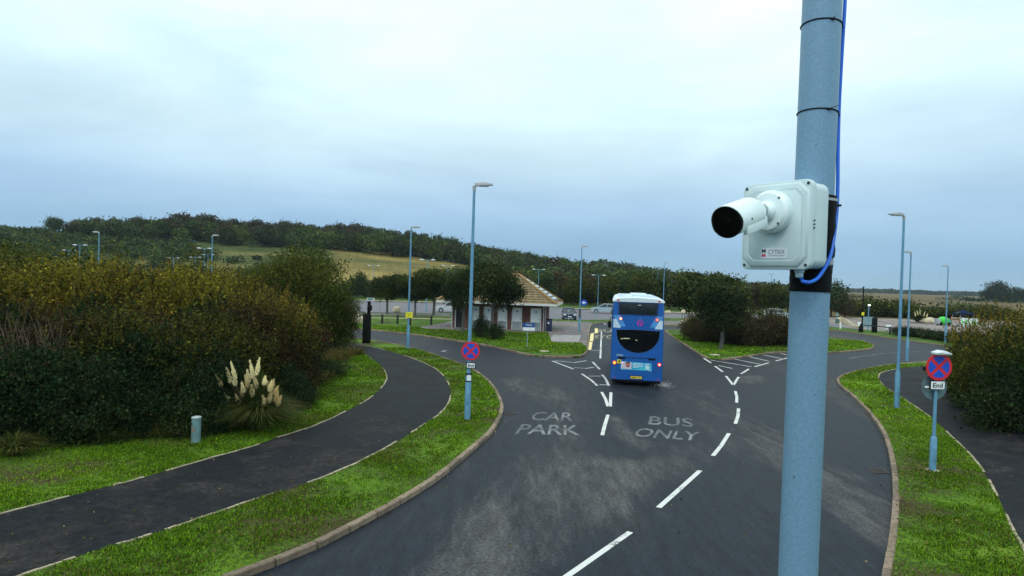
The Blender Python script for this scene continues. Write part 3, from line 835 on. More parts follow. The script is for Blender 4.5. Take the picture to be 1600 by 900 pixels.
p_wil1 = make_shrub(5.4, 4.6, 26000, OLIVE, .13, 11, 170, 3, 'willow_shrub', shcols=OLIVE_Y[2:] + SHOOT[:2])
p_wil2 = make_shrub(5.0, 4.9, 26000, OLIVE_Y, .13, 10, 200, 5, 'willow_shrub', shcols=SHOOT)
p_brn = make_shrub(4.8, 4.2, 24000, BROWN, .115, 9, 110, 9, 'willow_shrub', shcols=BROWN[2:4] + OLIVE[2:4], shlen=.7)  # rusty brown leaves, darkened to put the thicket's low shade into the colour
p_shaded = make_shrub(4.8, 4.0, 24000, OLIVE[:4] + DARK[1:3], .115, 10, 90, 10, 'willow_shrub', shcols=OLIVE[2:4] + OLIVE_Y[2:3], shlen=.7)  # dark leaf colours paint the shade low in the thicket into its front row
p_brm1 = make_shrub(4.2, 2.3, 42000, DARK + [(.05, .085, .02)], .075, 9, 0, 12, 'bramble_bush', twigs=10, asp=.7)
p_brm2 = make_shrub(3.6, 2.7, 38000, DARK[:4] + [(.04, .034, .014), (.055, .035, .016)], .075, 8, 0, 14, 'bramble_bush', twigs=10, asp=.7)
p_tall = make_shrub(7.0, 6.4, 36000, MID + [(.09, .095, .016)], .15, 13, 150, 21, 'willow_tree', shcols=MID[2:] + [(.11, .115, .02)], twigs=16)

used = set()
ORD = ['first', 'second', 'third', 'fourth', 'fifth', 'sixth', 'seventh', 'eighth', 'ninth', 'tenth', 'eleventh', 'twelfth']
def ordinals(pxs, marks, noun):
    """one label per column: its rank to the left or right of the nearest landmark"""
    near = [min(range(len(marks)), key=lambda k: abs(marks[k][0] - p)) for p in pxs]
    out = []
    for i, p in enumerate(pxs):
        k = near[i]; m, nm = marks[k]; side = p >= m
        same = sorted([q for j, q in enumerate(pxs) if near[j] == k and (q >= m) == side], key=lambda q: abs(q - m))
        r = same.index(p)
        out.append((ORD[r] + ' ' if r or len(same) > 1 else '') + noun + ' counting ' + ('rightwards' if side else 'leftwards') + ' from ' + nm)
    return out
def put(proto, loc, rz=0, sc=1, label=None, group=None):
    if proto.name not in used:
        used.add(proto.name); proto.location = loc; proto.rotation_euler = (0, 0, rz); proto.scale = sc if hasattr(sc, '__len__') else (sc,) * 3
        if label: proto['label'] = label
        if group: proto['group'] = group
        return proto
    c = copy_tree(proto, loc, rz, sc, label, group)
    if not group and 'group' in c: del c['group']
    return c
def X(px, Y): return RY(px, horizon(px), Y).x
def zg(x, y): return .1 if y < 60 else gh(x, y)

# the thicket on the left, bush by bush: (photo column, distance, sx, sz, proto)
GW = 'willow shrubs massed in the thicket on the left'
thick = [(-60, 24, 1, 1.0, p_wil1, 'olive willow shrub cut by the left photo edge'), (-30, 21.6, .95, .92, p_shaded, 'dark olive shrub behind the brambles at the very left edge'), (25, 22.3, .9, .9, p_brn, 'brown shrub behind the bare dead stems'), (300, 22.3, .9, .9, p_shaded, 'dark olive shrub straight above the green marker post'), (40, 25, 1, .97, p_wil2, 'yellow-green willow shrub second from the left photo edge'),
         (130, 26.5, 1, 1.03, p_wil2, 'yellow-tipped willow shrub below the far street lamp at left'), (215, 27, 1.05, 1.08, p_wil1, 'tallest olive shrub in the middle of the left thicket'),
         (300, 27, 1, 1.0, p_wil2, 'yellow willow shrub in front of the cluster of distant lamps'), (375, 26.5, 1, .98, p_brn, 'rusty brown willow shrub left of the tall green willow'),
         (425, 27.5, .8, .88, p_wil1, 'small yellow willow shrub at the right end of the thicket'),
         (90, 21.3, .9, .88, p_brn, 'brown twiggy shrub behind the brambles at far left'), (250, 22.5, .9, .86, p_brn, 'brown willow shrub behind the green marker post'),
         (170, 21.8, .95, .93, p_shaded, 'dull olive shrub behind the middle of the bramble bank'), (350, 23.5, .9, .86, p_shaded, 'olive shrub rising behind the pampas plumes'),
         (420, 26, .7, .72, p_brn, 'low brown shrub to the right above the pampas grass')]
for i, (px, Y, sx, sz, pr, lb) in enumerate(thick):
    put(pr, (X(px, Y), Y, .05), rnd.uniform(0, 6.28), (sx, sx, sz), lb, GW)
lb9 = ordinals([-120 + i * 66 for i in range(9)], [(155, 'the leftmost single lamp'), (325, 'the lamp cluster')], 'yellow back-row shrub top')
for i in range(9):
    px = -120 + i * 66; Y = 32.5 + rnd.uniform(-1, 1)
    put([p_wil1, p_wil2, p_brn][i % 3], (X(px, Y), Y, .05), rnd.uniform(0, 6), (1.1, 1.1, rnd.uniform(.98, 1.08)),
        lb9[i], GW)
GB = 'dark bramble bushes at the foot of the thicket'
br = [(-40, 18.6, .9, .9, p_brm1, 'dark bramble bush at the left photo edge'), (55, 19.4, 1, 1, p_brm2, 'dark bramble bush behind the leftmost grass tussock'),
      (130, 20.0, 1, 1.15, p_brm1, 'bramble bush bulging low at the left part of the verge'), (200, 20.6, .95, 1.1, p_brm2, 'bramble bush with brownish stems, left of the marker post'),
      (265, 20.9, .95, 1.0, p_brm1, 'bramble bush right behind the grey-green marker post'), (325, 21.8, .9, .95, p_brm2, 'dark glossy bramble bush touching the left of the pampas grass'),
      (415, 24.6, .8, .8, p_brm1, 'bramble bush behind the pampas grass'), (470, 25.5, .5, .35, p_brm2, 'low bramble patch right of the pampas grass'),
      (455, 29.5, .9, 1.0, p_brm2, 'dark bramble bush under the tall willow'), (500, 32, .75, .42, p_brm1, 'low bramble mound between tall willow and footpath')]
for px, Y, sx, sz, pr, lb in br:
    put(pr, (X(px, Y), Y, .02), rnd.uniform(0, 6.28), (sx, sx, sz), lb, GB)
lb6 = ordinals([-20 + i * 62 for i in range(6)], [(306, 'the marker post')], 'inner-row bramble bush')
for i in range(6):
    px = -20 + i * 62; Y = 22.3 + i * .35
    put([p_brm1, p_brm2][i % 2], (X(px, Y), Y, .02), rnd.uniform(0, 6), (1.1, 1.1, 1.35), lb6[i], GB)
p_fr = make_shrub(2.0, .9, 5200, [(.008, .025, .010), (.014, .045, .018), (.03, .075, .03)], .08, 7, 0, 17, 'bramble_bush', twigs=3)
for px, Y, s, lb in ((335, 20.6, .8, 'low bright green bramble right of the marker post'), (232, 19.9, .6, 'low green bramble edging the grass left of the marker post'), (120, 19.0, .6, 'low bramble creeping on to the grass right of the tussock')):
    put(p_fr, (X(px, Y), Y, .05), rnd.uniform(0, 6), (s, s, s * 1.1), lb, GB)
p_wd = make_shrub(1.6, .5, 1500, MID[1:] + [(.12, .10, .03)], .06, 6, 30, 19, 'weed_clump', twigs=2, shcols=[(.16, .14, .05), (.10, .11, .03)], shlen=.4)
wds = [(150, 18.9), (190, 19.2), (262, 19.8), (290, 19.9), (318, 20.2), (358, 20.9), (445, 22.6), (75, 18.5), (470, 24.5), (490, 26.5)]
lbw = ordinals([q[0] for q in wds], [(306, 'the marker post'), (403, 'the pampas grass')], 'rough weed clump at the hedge foot')
for k, (px, Y) in enumerate(wds):
    put(p_wd, (X(px, Y), Y, .08), rnd.uniform(0, 6), rnd.uniform(.6, 1.0), lbw[k], 'weed clumps along the hedge foot')
# the tall willow and its neighbours
put(p_tall, (X(474, 43), 43, .05), .7, 1.0, 'tall dark green willow beside the bend of the footpath')
put(p_tall, (X(415, 45), 45, .05), 2.9, (.8, .8, .83), 'smaller green willow between the thicket and the tall willow')
put(p_tall, (X(528, 43.5), 43.5, .05), 4.4, (.5, .5, .62), 'green willow bush leaning to the right over the footpath bend')
put(p_tall, (X(20, 47), 47, .05), 1.9, (1, 1, .98), 'dark green willow rising behind the thicket at far left')
put(p_tall, (X(-45, 42), 42, .05), 3.9, (.9, .9, .95), 'dark willow at the left photo edge behind the thicket')
p_red = make_shrub(2.6, 1.9, 5000, REDL, .11, 6, 20, 31, 'shrub', twigs=8)
put(p_red, (X(484, 37.5), 37.5, .05), 0, (1, 1, 1.15), 'dark red-leaved shrub at the foot of the tall willow')
p_low = make_shrub(2.4, .8, 4000, MID + [(.12, .08, .03), (.10, .05, .025)], .09, 7, 40, 33, 'weed_clump', twigs=4, shcols=[(.16, .10, .04), (.12, .06, .03)], shlen=.5)
for px, Y, s, lb in ((515, 36, .9, 'brown weedy clump by the footpath bend, nearest the red shrub'), (540, 38.5, .8, 'weed clump at the tip of the bend beside the path'), (498, 30, .8, 'weed clump in the grass halfway between pampas and path bend'),
                     (553, 41, .6, 'small reddish weed clump where the footpath narrows'), (462, 28, .8, 'weed clump behind the low bramble patch')):
    put(p_low, (X(px, Y), Y, .08), rnd.uniform(0, 6), s, lb)

# dead stems in the thicket at far left
mb = MB()
for j in range(60):
    x = X(rnd.uniform(10, 110), 20.3); a = rnd.uniform(-.6, .6)
    z = rnd.uniform(2.1, 3.0)
    y = 20.1 + rnd.uniform(-.5, .4)
    mb.tube([(x, y, z - 1), (x + a * .4, y - .1, z), (x + a * 1.2, y - .2, z + rnd.uniform(.4, 1.1))], [.010, .008, .003], 4)
tag(mb.build('dead_stems', m_twig), 'bare pale dead stems standing in the brambles at far left', 'dead stems')

# grass blades on the near verges
def blades(name, poly, holes, y0, y1, x0, x1, dens, h, cols, w=.013, z=.1, label=None, edge=None):
    n = int(dens * (y1 - y0) * (x1 - x0))
    px = nr.uniform(x0, x1, n); py = nr.uniform(y0, y1, n)
    keep = in_poly(px, py, poly)
    for hp in holes: keep &= ~in_poly(px, py, hp)
    keep &= np.abs(px) < py * .78 + 1
    px, py = px[keep], py[keep]
    thin = .35 * (np.sin(px * .9 + 1.2 * np.sin(py * .7)) * np.sin(py * .8 + 1) > .35)
    cl = (-thin + np.sin(px * 2.1 + np.sin(py * 1.7) * 1.5) * np.sin(py * 2.3 + np.sin(px * 1.3)) * .28 + np.sin(px * 7.3 + 2 * np.sin(py * 3.1)) * np.sin(py * 6.1 + np.sin(px * 5.3) * 2) * .3 + .5).clip(0, 1)
    if edge is not None:
        E_ = np.array([(q.x, q.y) for q in edge if 5 < q.y < 50]); dm = np.full(len(px), 9.)
        for ex, ey in E_: dm = np.minimum(dm, (px - ex) ** 2 + (py - ey) ** 2)
        cl = cl * np.clip((np.sqrt(dm) - .05) / .7 + .25 * np.sin(px * 5 + py * 3), .08, 1)
    k2 = nr.rand(len(px)) < .12 + .88 * cl ** 1.3
    px, py, cl = px[k2], py[k2], cl[k2]
    n = len(px)
    hh = h * nr.uniform(.4, 1.15, n) * (.55 + .8 * cl); a = nr.uniform(0, 6.283, n); ln = nr.uniform(.1, 1.1, n) * hh
    b = np.stack([px, py, np.full(n, z)], 1); t = b + np.stack([np.cos(a) * ln, np.sin(a) * ln, hh], 1)
    s = np.stack([-np.sin(a), np.cos(a), np.zeros(n)], 1) * (w * (.8 + py / 22))[:, None]
    v = np.empty((n, 3, 3)); v[:, 0] = b - s; v[:, 1] = b + s; v[:, 2] = t
    me = bpy.data.meshes.new(name); me.vertices.add(n * 3); me.vertices.foreach_set('co', v.astype(np.float32).ravel())
    me.loops.add(n * 3); me.loops.foreach_set('vertex_index', np.arange(n * 3, dtype=np.int32))
    me.polygons.add(n); me.polygons.foreach_set('loop_start', np.arange(0, n * 3, 3, dtype=np.int32)); me.polygons.foreach_set('loop_total', np.full(n, 3, dtype=np.int32))
    me.update()
    c = palette(b, cols, .9, 1.0, .6); ca = me.color_attributes.new('col', 'FLOAT_COLOR', 'POINT')
    cc = np.ones((n, 3, 4), dtype=np.float32); cc[:, :, :3] = c[:, None, :]; ca.data.foreach_set('color', cc.ravel())
    me.materials.append(m_blade)
    o = bpy.data.objects.new(name, me); COL.objects.link(o); tag(o, label, 'grass', kind='stuff')
GR = [(.19, .13, .045), (.045, .08, .010), (.08, .16, .008), (.12, .25, .007), (.17, .32, .009), (.25, .34, .03)]
lpath = pn + pf[::-1]; rpath = rn + rf[::-1]
blades('grass_blades', left_verge, [lpath], 9.5, 24, -19, 1, 3000, .05, GR, .0085, label='short green grass with bare patches on the near left verge', edge=resample(left_edge, .5))
blades('grass_blades', left_verge, [lpath], 24, 46, -14, 1, 900, .06, GR, .013, label='grass on the left verge around the footpath bend')
blades('grass_blades', right_edge + [Vector((80, 60, 0)), Vector((80, -10, 0)), Vector((4.6, -10, 0))], [rpath], 9.5, 26, 6, 22, 2500, .05, GR, .0085, label='short grass on the right verge around the sign post', edge=resample(right_edge, .5))
blades('grass_blades', right_edge + [Vector((80, 60, 0)), Vector((80, -10, 0)), Vector((4.6, -10, 0))], [rpath], 26, 46, 12, 36, 700, .06, GR, .013, label='grass on the right verge beside the far bend')

q = []
for ln_, sgn in ((resample(left_edge, .25), 1), (resample(right_edge, .25), 1)):
    for p in ln_:
        if 8 < p.y < 45:
            for k in range(3): q.append((p.x + rnd.gauss(0, .35), p.y + rnd.gauss(0, .35)))
for k in range(900):
    yy = rnd.uniform(9, 40); q.append((rnd.uniform(-.75, .75) * yy, yy))
q = np.array(q); ok = in_poly(q[:, 0], q[:, 1], left_verge) | in_poly(q[:, 0], q[:, 1], right_edge + [Vector((80, 60, 0)), Vector((80, -10, 0)), Vector((4.6, -10, 0))])
z_ = np.where(ok, .135, .012); ok2 = ok | (nr.rand(len(q)) < .25); q, z_ = q[ok2], z_[ok2]
pp = np.concatenate([q, z_[:, None]], 1)
fl = leaf_mesh('fallen_leaves', pp, nr.uniform(.03, .075, len(pp)), palette(pp, [(.10, .055, .02), (.17, .11, .04), (.22, .17, .07), (.07, .04, .02)], .5), .6)
tag(fl, 'brown fallen leaves scattered along the kerbs and verges', 'fallen leaves', kind='stuff')
ib = isl_front + isl_back
pav = P([(655, 511), (690, 505), (706, 500), (760, 499), (850, 497), (922, 499), (926, 505.5), (921.5, 509.5), (919, 518), (917, 541), (907, 536), (862, 534.5), (856, 519.5), (800, 518.5), (706, 515), (690, 514), (668, 514)])
blades('grass_blades', ib, [pav], 46, 66, -24, 9, 260, .07, GR, .018, label='grass on the island in front of the toilet block')
blades('grass_blades', tri_line, [], 44, 66, 10, 36, 260, .07, GR, .018, label='grass on the triangular island under the pines')
# grass tussock and pampas
def tussock(n, h, r, cols, name='grass_leaves', parent=None, w=.02, droop=1.0):
    mb_v, mb_f, cs = [], [], []
    cols = np.array(cols)
    for i in range(n):
        a = rnd.uniform(0, 6.283); q = rnd.random() ** .7; L = h * rnd.uniform(.6, 1.1)
        c = cols[rnd.randrange(len(cols))] * rnd.uniform(.7, 1.3)
        sx, sy = -math.sin(a), math.cos(a); b = len(mb_v)
        for k in range(4):
            t = k / 3; rr = r * q * (.15 + .3 * t + .75 * t * t * droop); z = L * (t * (1.5 - .2 * q) - t * t * (.5 + .45 * q * droop))
            ww = w * (1 - t * .9)
            mb_v.append((math.cos(a) * rr - sx * ww, math.sin(a) * rr - sy * ww, z)); mb_v.append((math.cos(a) * rr + sx * ww, math.sin(a) * rr + sy * ww, z)); cs += [c, c]
        for k in range(3): mb_f.append((b + 2 * k, b + 2 * k + 1, b + 2 * k + 3, b + 2 * k + 2))
    me = bpy.data.meshes.new(name); me.from_pydata(mb_v, [], mb_f)
    ca = me.color_attributes.new('col', 'FLOAT_COLOR', 'POINT'); cc = np.ones((len(mb_v), 4), dtype=np.float32); cc[:, :3] = np.array(cs); ca.data.foreach_set('color', cc.ravel())
    me.materials.append(m_blade); o = bpy.data.objects.new(name, me); COL.objects.link(o)
    if parent: o.parent = parent
    return o
PAMP = [(.035, .06, .012), (.06, .085, .016), (.085, .10, .02), (.15, .13, .045), (.022, .04, .010)]
def plume(parent, p, d, L, col, stem0):
    n = 560; L *= rnd.uniform(.75, .95)
    t = nr.rand(n) ** .9; d = Vector(d).normalized()
    rad = .068 * np.sin(np.pi * np.clip(t * .93 + .07, 0, 1)) ** .7 * (1.2 - t * .85) * np.sqrt(nr.rand(n)) * 1.2
    a = nr.uniform(0, 6.283, n)
    base = np.array(p)[None, :] + np.array(d)[None, :] * (t * L)[:, None]
    base[:, 0] += np.cos(a) * rad + rnd.uniform(.05, .3) * t * t * L * np.sign(d.x); base[:, 1] += np.sin(a) * rad
    o = leaf_mesh('plume', base, nr.uniform(.03, .12, n), np.array(col)[None, :] * nr.uniform(.75, 1.25, n)[:, None], .16, m_plume, up=2.2, parent=parent)
    MB().tube([stem0, Vector(p), Vector(p) + d * L * .6], [.008, .006, .003], 5).build('stem', m_twig, parent)
def pampas(px, py, label, plumes, h=1.3, z=.1):
    g = G(px, py, z); t = thing('pampas_grass', label, 'pampas grass', g)
    tussock(2600, h * 1.3, 1.4, PAMP, parent=t, w=.015)
    tussock(2600, h * 1.45, .95, PAMP[:3] + PAMP[4:], parent=t, w=.014, droop=.45)
    for ux, z0, L, col in plumes:
        dx = ux * .18
        plume(t, (ux, rnd.uniform(-.25, .1) - .15, z0), (dx + rnd.uniform(-.08, .08), 0, 1), L, col, Vector((ux * .3, 0, .3)))
    return t
CRM = (.88, .80, .50); CRM2 = (.78, .67, .37); CRM3 = (.68, .53, .26)
s_ = 1067 / 21.9
PL = [((352 - 403) / s_, 1.35, .42, CRM2), ((361 - 403) / s_, 1.45, .5, CRM), ((368 - 403) / s_, 1.5, .62, CRM), ((390 - 403) / s_, 1.5, .42, CRM), ((397 - 403) / s_, 1.62, .6, CRM), ((404 - 403) / s_, 1.75, .55, CRM),
      ((405 - 403) / s_, 1.35, .45, CRM2), ((400 - 403) / s_, 1.1, .45, CRM2), ((419 - 403) / s_, 1.2, .42, CRM3), ((424 - 403) / s_, 1.3, .38, CRM2), ((422 - 403) / s_, 1.0, .4, CRM3), ((432 - 403) / s_, .95, .35, CRM3),
      ((436 - 403) / s_, .82, .35, CRM3), ((417 - 403) / s_, .82, .3, CRM2), ((362 - 403) / s_, .9, .28, CRM), ((429 - 403) / s_, 1.15, .3, CRM3)]
PL += [(rnd.uniform(-.7, .8), rnd.uniform(.75, 1.45), rnd.uniform(.28, .42), (CRM, CRM2, CRM2)[k % 3]) for k in range(9)]
pampas(403, 672, 'pampas grass with cream and tan plumes beside the left footpath', PL)
t = thing('grass_tussock', 'arching yellow-green grass tussock at the left photo edge', 'tussock', G(22, 712))
tussock(420, .75, .8, PAMP + [(.12, .13, .03)], parent=t)
t = pampas(1435, 503, 'small pale-plumed pampas clump at the back of the gravel yard', [(-.5, .9, .8, CRM), (-.2, 1.1, .9, CRM), (.1, 1.0, 1.3, CRM), (.45, .9, .9, CRM), (.8, .8, .8, CRM)], 1.0)
t.scale = (1.4, 1.4, 1.0)

# right foreground bush
p_rb = make_shrub(5.6, 4.3, 30000, DARK[1:4] + MID[:3] + OLIVE_Y[1:4], .12, 12, 120, 41, 'willow_shrub', shcols=OLIVE_Y[1:] + SHOOT[:1], rand=.35, f=.8)
RB = 'shrubs crowding the right photo edge'
for px, Y, s, sz, rz, lb in ((1590, 27.5, 1.0, 1.0, .3, 'big dark shrub with yellowing leaves at the right edge beside the footpath'), (1575, 33.0, .85, .93, 2.2, 'yellow-olive shrub just behind the big dark one at right'),
                             (1508, 33.5, .34, .42, 5.1, 'small dark bush at the very left tip of the right-hand shrubs'), (1528, 29.5, .36, .45, 2.7, 'low dark bush spreading over the grass patch by the right footpath'), (1545, 36.5, .7, .75, 4.0, 'lower dark shrub reaching left towards the sign with the blue back disc'), (1660, 31, 1.1, 1.05, 1.2, 'shrub mostly cut off by the right photo edge')):
    put(p_rb, (X(px, Y), Y, .05), rz, (s, s, sz), lb, RB)
p_rbd = make_shrub(4.2, 2.4, 15000, DARK + MID[:1], .13, 9, 0, 44, 'bramble_bush')
for px, Y, s, sz, lb in ((1610, 24.5, .9, 1.0, 'dark bramble bush under the big shrub at the right edge'), (1570, 30, .7, .9, 'dark bramble bush spilling on to the right footpath')):
    put(p_rbd, (X(px, Y), Y, .03), rnd.uniform(0, 6), (s, s, sz), lb, 'brambles at the right photo edge')

# pines and trees around the islands
p_pine = make_tree(5.6, 5.0, 15000, PINE + MID[2:], .2, 51, .30, 9, 'pine_tree', m_needle, m_barkgrey, .15, .75)
p_pine2 = make_tree(6.2, 6.2, 16000, PINE + [(.05, .055, .014)], .2, 53, .24, 10, 'pine_tree', m_needle, m_barkgrey, .17, .7)
p_pine3 = make_tree(6.6, 6.3, 15000, PINE + [(.05, .055, .014)], .19, 54, .355, 11, 'pine_tree', m_needle, m_barkgrey, .15, .6)
b1p = G(1103, 531); b2p = G(1124, 545)
put(p_pine, (b1p.x - .2, b1p.y, .1), 2.6, (1.30, 1.2, 1.16), 'left pine of the pair on the triangular island')
put(p_pine2, (b2p.x + .1, b2p.y, .1), 2.0, (.84, .84, .86), 'right pine of the pair on the triangular island, pale forked trunk')
b3 = G(723, 519); b4 = G(772, 526)
put(p_pine3, (b3.x, b3.y, .1), 1.1, (.68, .68, .88), 'dark pine covering the left half of the toilet block roof')
put(p_pine3, (b4.x - .2, b4.y - .5, .1), 3.9, (.90, .90, .96), 'broad dark pine in front of the middle of the toilet block')
for px, py, s, lb in ((605, 491, .95, 'small dark pine behind the black bollards, leftmost of the row'), (648, 493, .92, 'dark pine just right of the lamp column with the yellow notice'), (677, 493, 1.12, 'taller dark pine left of the toilet block')):
    g = G(px, py); put(p_pine, (g.x, g.y, .1), rnd.uniform(0, 6), s, lb, 'row of pines beside the car park')
p_bush = make_shrub(2.6, 1.6, 6500, DARK + MID[:2], .09, 7, 0, 57, 'shrub', twigs=6)
g = G(772, 531); put(p_bush, (g.x, g.y + .6, .1), .2, (.75, .75, .85), 'clipped round dark shrub in front of the toilet doors')
g = G(749, 528); put(p_bush, (g.x, g.y + .8, .1), 1.9, (.62, .62, 1.1), 'taller ragged shrub left of the clipped shrub by the toilets')
# hedge behind the pines on the triangular island
p_hg = make_shrub(5.5, 3.1, 12000, [(.02, .022, .012), (.04, .036, .017), (.06, .05, .02), (.075, .055, .025)], .17, 9, 60, 61, 'shrub', shcols=OLIVE[2:])
for px, Y, s, sz, lb in ((1150, 57, 1, 1.0, 'brown-leaved shrub right behind the pair of pines'), (1192, 58, 1, .95, 'brown shrub midway between the pines and the near camera pole'), (1232, 59, .9, .8, 'brown shrub half hidden by the near camera pole'), (1112, 60, .8, .8, 'dark shrub behind the pine trunks'), (1088, 59, .55, .75, 'dark shrub at the left foot of the pine pair')):
    put(p_hg, (X(px, Y), Y, .08), rnd.uniform(0, 6), (s, s, sz), lb, 'shrubs behind the pines on the island')

# tree belt behind the car park
p_b1 = make_tree(8.5, 8.5, 5200, WOOD, .5, 71, .12, 9, 'broadleaf_tree', trunk_r=.2, depth=.25)
p_b2 = make_tree(7.5, 7.5, 4600, AUT, .48, 73, .14, 8, 'broadleaf_tree', trunk_r=.2, depth=.25)
p_b3 = make_tree(9.0, 7.5, 4800, MID + [(.09, .11, .02)], .5, 75, .12, 8, 'broadleaf_tree', trunk_r=.2, depth=.25)
belt = [(560, 146, .7), (590, 142, .62), (622, 148, .68), (655, 144, .7), (690, 142, .85), (722, 140, .9), (748, 150, .95), (776, 142, .85), (812, 147, 1.0), (846, 142, .85), (872, 150, 1.0), (898, 141, .75),
        (924, 146, .95), (950, 140, .8), (978, 144, .95), (1004, 137, .9), (1034, 139, .88), (1062, 135, .85), (1090, 133, .85), (1122, 131, .8), (1150, 128, .85), (1178, 130, .85), (1206, 127, .75), (1232, 128, .7), (1262, 125, .75), (1300, 124, .8), (1322, 122, .6)]
MK = [(643, 'the lamp with the yellow notice'), (741, 'the lamp with the clearway sign'), (911, 'the lamp by the toilet block'), (1000, 'the bus'), (1110, 'the pine pair'), (1262, 'the near column')]
lbb = ordinals([b[0] for b in belt], MK, 'bushy tree behind the car park')
for i, (px, Y, s) in enumerate(belt):
    x = X(px, Y)
    side = 'left of the toilet block' if px < 706 else 'behind the toilet block' if px < 880 else 'behind the blue bus' if 955 < px < 1045 else 'between toilet block and bus' if px <= 955 else 'behind the pines on the triangular island' if px < 1235 else 'just right of the near camera pole'
    put([p_b1, p_b2, p_b3][(i * 7 + i // 3) % 3], (x, Y, gh(x, Y)), rnd.uniform(0, 6), (s, s, s * .92), lbb[i], 'belt of trees behind the car park')
# shrubs between yard and marsh on the right
p_ms = make_shrub(7, 2.5, 3500, DARK[3:] + MID + OLIVE[2:4], .4, 8, 0, 81, 'shrub', twigs=5)
MS = [(1345, 131, 1, 1.05), (1372, 133, 1.1, 1.3), (1398, 132, 1.1, 1.2), (1420, 136, 1, .9), (1448, 140, 1.1, .75), (1474, 138, 1.1, .7), (1500, 140, 1.1, .8), (1530, 138, 1.2, .9), (1565, 136, 1.2, 1.0)]
lbm = ordinals([q[0] for q in MS], [(1345, 'the thin black mast'), (1408, 'the tallest right-hand lamp'), (1480, 'the lamp by the low hedge')], 'dark marsh-edge shrub')
for i, (px, Y, s, sz) in enumerate(MS):
    put(p_ms, (X(px, Y), Y, -.05), rnd.uniform(0, 6), (s, s, sz), lbm[i], 'shrubs along the marsh edge')
# low hedge in front of the yard
p_lh = make_shrub(3.4, 1.0, 3500, DARK + [(.05, .045, .02)], .14, 8, 0, 83, 'hedge', twigs=3)
LH = [1412, 1428, 1444, 1460, 1476, 1492, 1508]
lbh = ordinals(LH, [(1422, 'the second right-hand lamp'), (1478, 'the lamp near the green cart')], 'low yard hedge section')
for i, px in enumerate(LH):
    Y = 76.5 - i * 1.6
    put(p_lh, (X(px, Y), Y, .08), rnd.uniform(0, 6), (1, .8, 1.05), lbh[i], 'low hedge in front of the gravel yard')

# crest trees along the skyline
p_c1 = make_tree(11.5, 12, 3000, AUT, .75, 91, .30, 8, 'crest_tree', trunk_r=.28, depth=.25, flat=.6)
p_c2 = make_tree(12.5, 10, 2800, AUT[:3] + WOOD[:2], .75, 93, .32, 7, 'crest_tree', trunk_r=.28, depth=.25, flat=.7)
p_c3 = make_tree(10, 11, 2600, WOOD, .75, 95, .3, 8, 'crest_tree', trunk_r=.25, depth=.25, flat=.7)
crest = [(85, 340, 2), (130, 350, 2), (160, 347, 2), (188, 346, 2), (212, 341, 0), (236, 345, 1), (258, 342, 1), (280, 335, 0), (304, 340, 1), (328, 337, 0), (350, 346, 0), (366, 343, 1), (384, 348, 0), (403, 345, 0), (424, 350, 1), (446, 347, 0), (470, 350, 0), (492, 352, 1), (512, 352, 1),
         (534, 351, 0), (556, 351, 0), (580, 355, 1), (602, 358, 1), (618, 362, 0), (640, 361, 1), (662, 366, 1), (684, 368, 2), (706, 372, 2), (730, 381, 2), (752, 384, 1), (776, 388, 2), (800, 391, 2), (826, 396, 2), (852, 401, 2), (878, 403, 2), (904, 409, 2), (930, 414, 2)]
CP = [p_c1, p_c2, p_c3]; CHt = [11.5, 12.5, 10.0]
lbc = ordinals([q[0] for q in crest], [(155, 'the leftmost single lamp'), (332, 'the lamp cluster'), (474, 'the tall willow'), (643, 'the lamp with the yellow notice'), (741, 'the clearway-sign lamp'), (911, 'the toilet block lamp')], 'skyline tree')
for i, (px, py, k) in enumerate(crest):
    Y = 296 + 10 * math.sin(i * 2.3)
    top = RY(px, py - 2, Y); g = gh(top.x, Y); hgt = top.z - g; s = hgt / CHt[k]
    if px == 85: lb, gp = 'lone rounded tree on the bare skyline at far left', None
    else: lb, gp = ('rust-tinged ' if k == 0 else 'dark ' if k == 1 else 'green ') + lbc[i], 'trees along the hill crest'
    w = min(max(s, .75), 1.25)
    put(CP[k], (top.x, Y, g), rnd.uniform(0, 6), (w, w, s), lb, gp)

# woods and scrub that read as one mass
def mass(name, spots, cols, leaf, per, label, cat, flat=.8, lift=0):
    P_, S_, C_ = [], [], []
    for (x, y, w, h, ci) in spots:
        z = gh(x, y); bl = [(x + rnd.uniform(-.25, .25) * w, y + rnd.uniform(-.25, .25) * w, z + h * rnd.uniform(.3, .64), w * .34, w * .34, h * .38) for _ in range(4)]
        n = int(per * max(.4, w * h / 60))
        p = blobs_points(bl, n, .25, .3, x); P_.append(p); S_.append(nr.uniform(.6, 1.4, n) * leaf * (1 if y < 350 else y / 350))
        C_.append(palette(p, cols[ci % len(cols)], .5, x, .5) * rnd.uniform(.8, 1.25))
    o = leaf_mesh(name, np.vstack(P_), np.concatenate(S_), np.vstack(C_), .65)
    return tag(o, label, cat, kind='stuff')
GRN = [(.026, .048, .013), (.042, .070, .015), (.065, .095, .02), (.09, .11, .022)]
BLG = [(.020, .034, .014), (.032, .045, .018), (.048, .055, .020)]
sp = []
for i in range(260):     # belt below the crest
    a = rnd.uniform(115, 770); Y = rnd.uniform(264, 300); x = X(a, Y)
    sp.append((x, Y, rnd.uniform(7, 11), rnd.uniform(6, 9.5), rnd.choice((0, 1, 1, 2, 2, 3))))
for i in range(230):     # wooded slope on the right
    a = rnd.uniform(700, 1075); Y = rnd.uniform(155, 296); x = X(a, Y)
    if a < 745 and Y < 255: continue
    sp.append((x, Y, rnd.uniform(6, 11), rnd.uniform(5.5, 8.5), rnd.randrange(4)))
mass('hillside_wood', sp, [WOOD, GRN, BLG, AUT], .8, 620, 'mixed green and rusty woodland covering the hillside', 'woodland')
sp = []
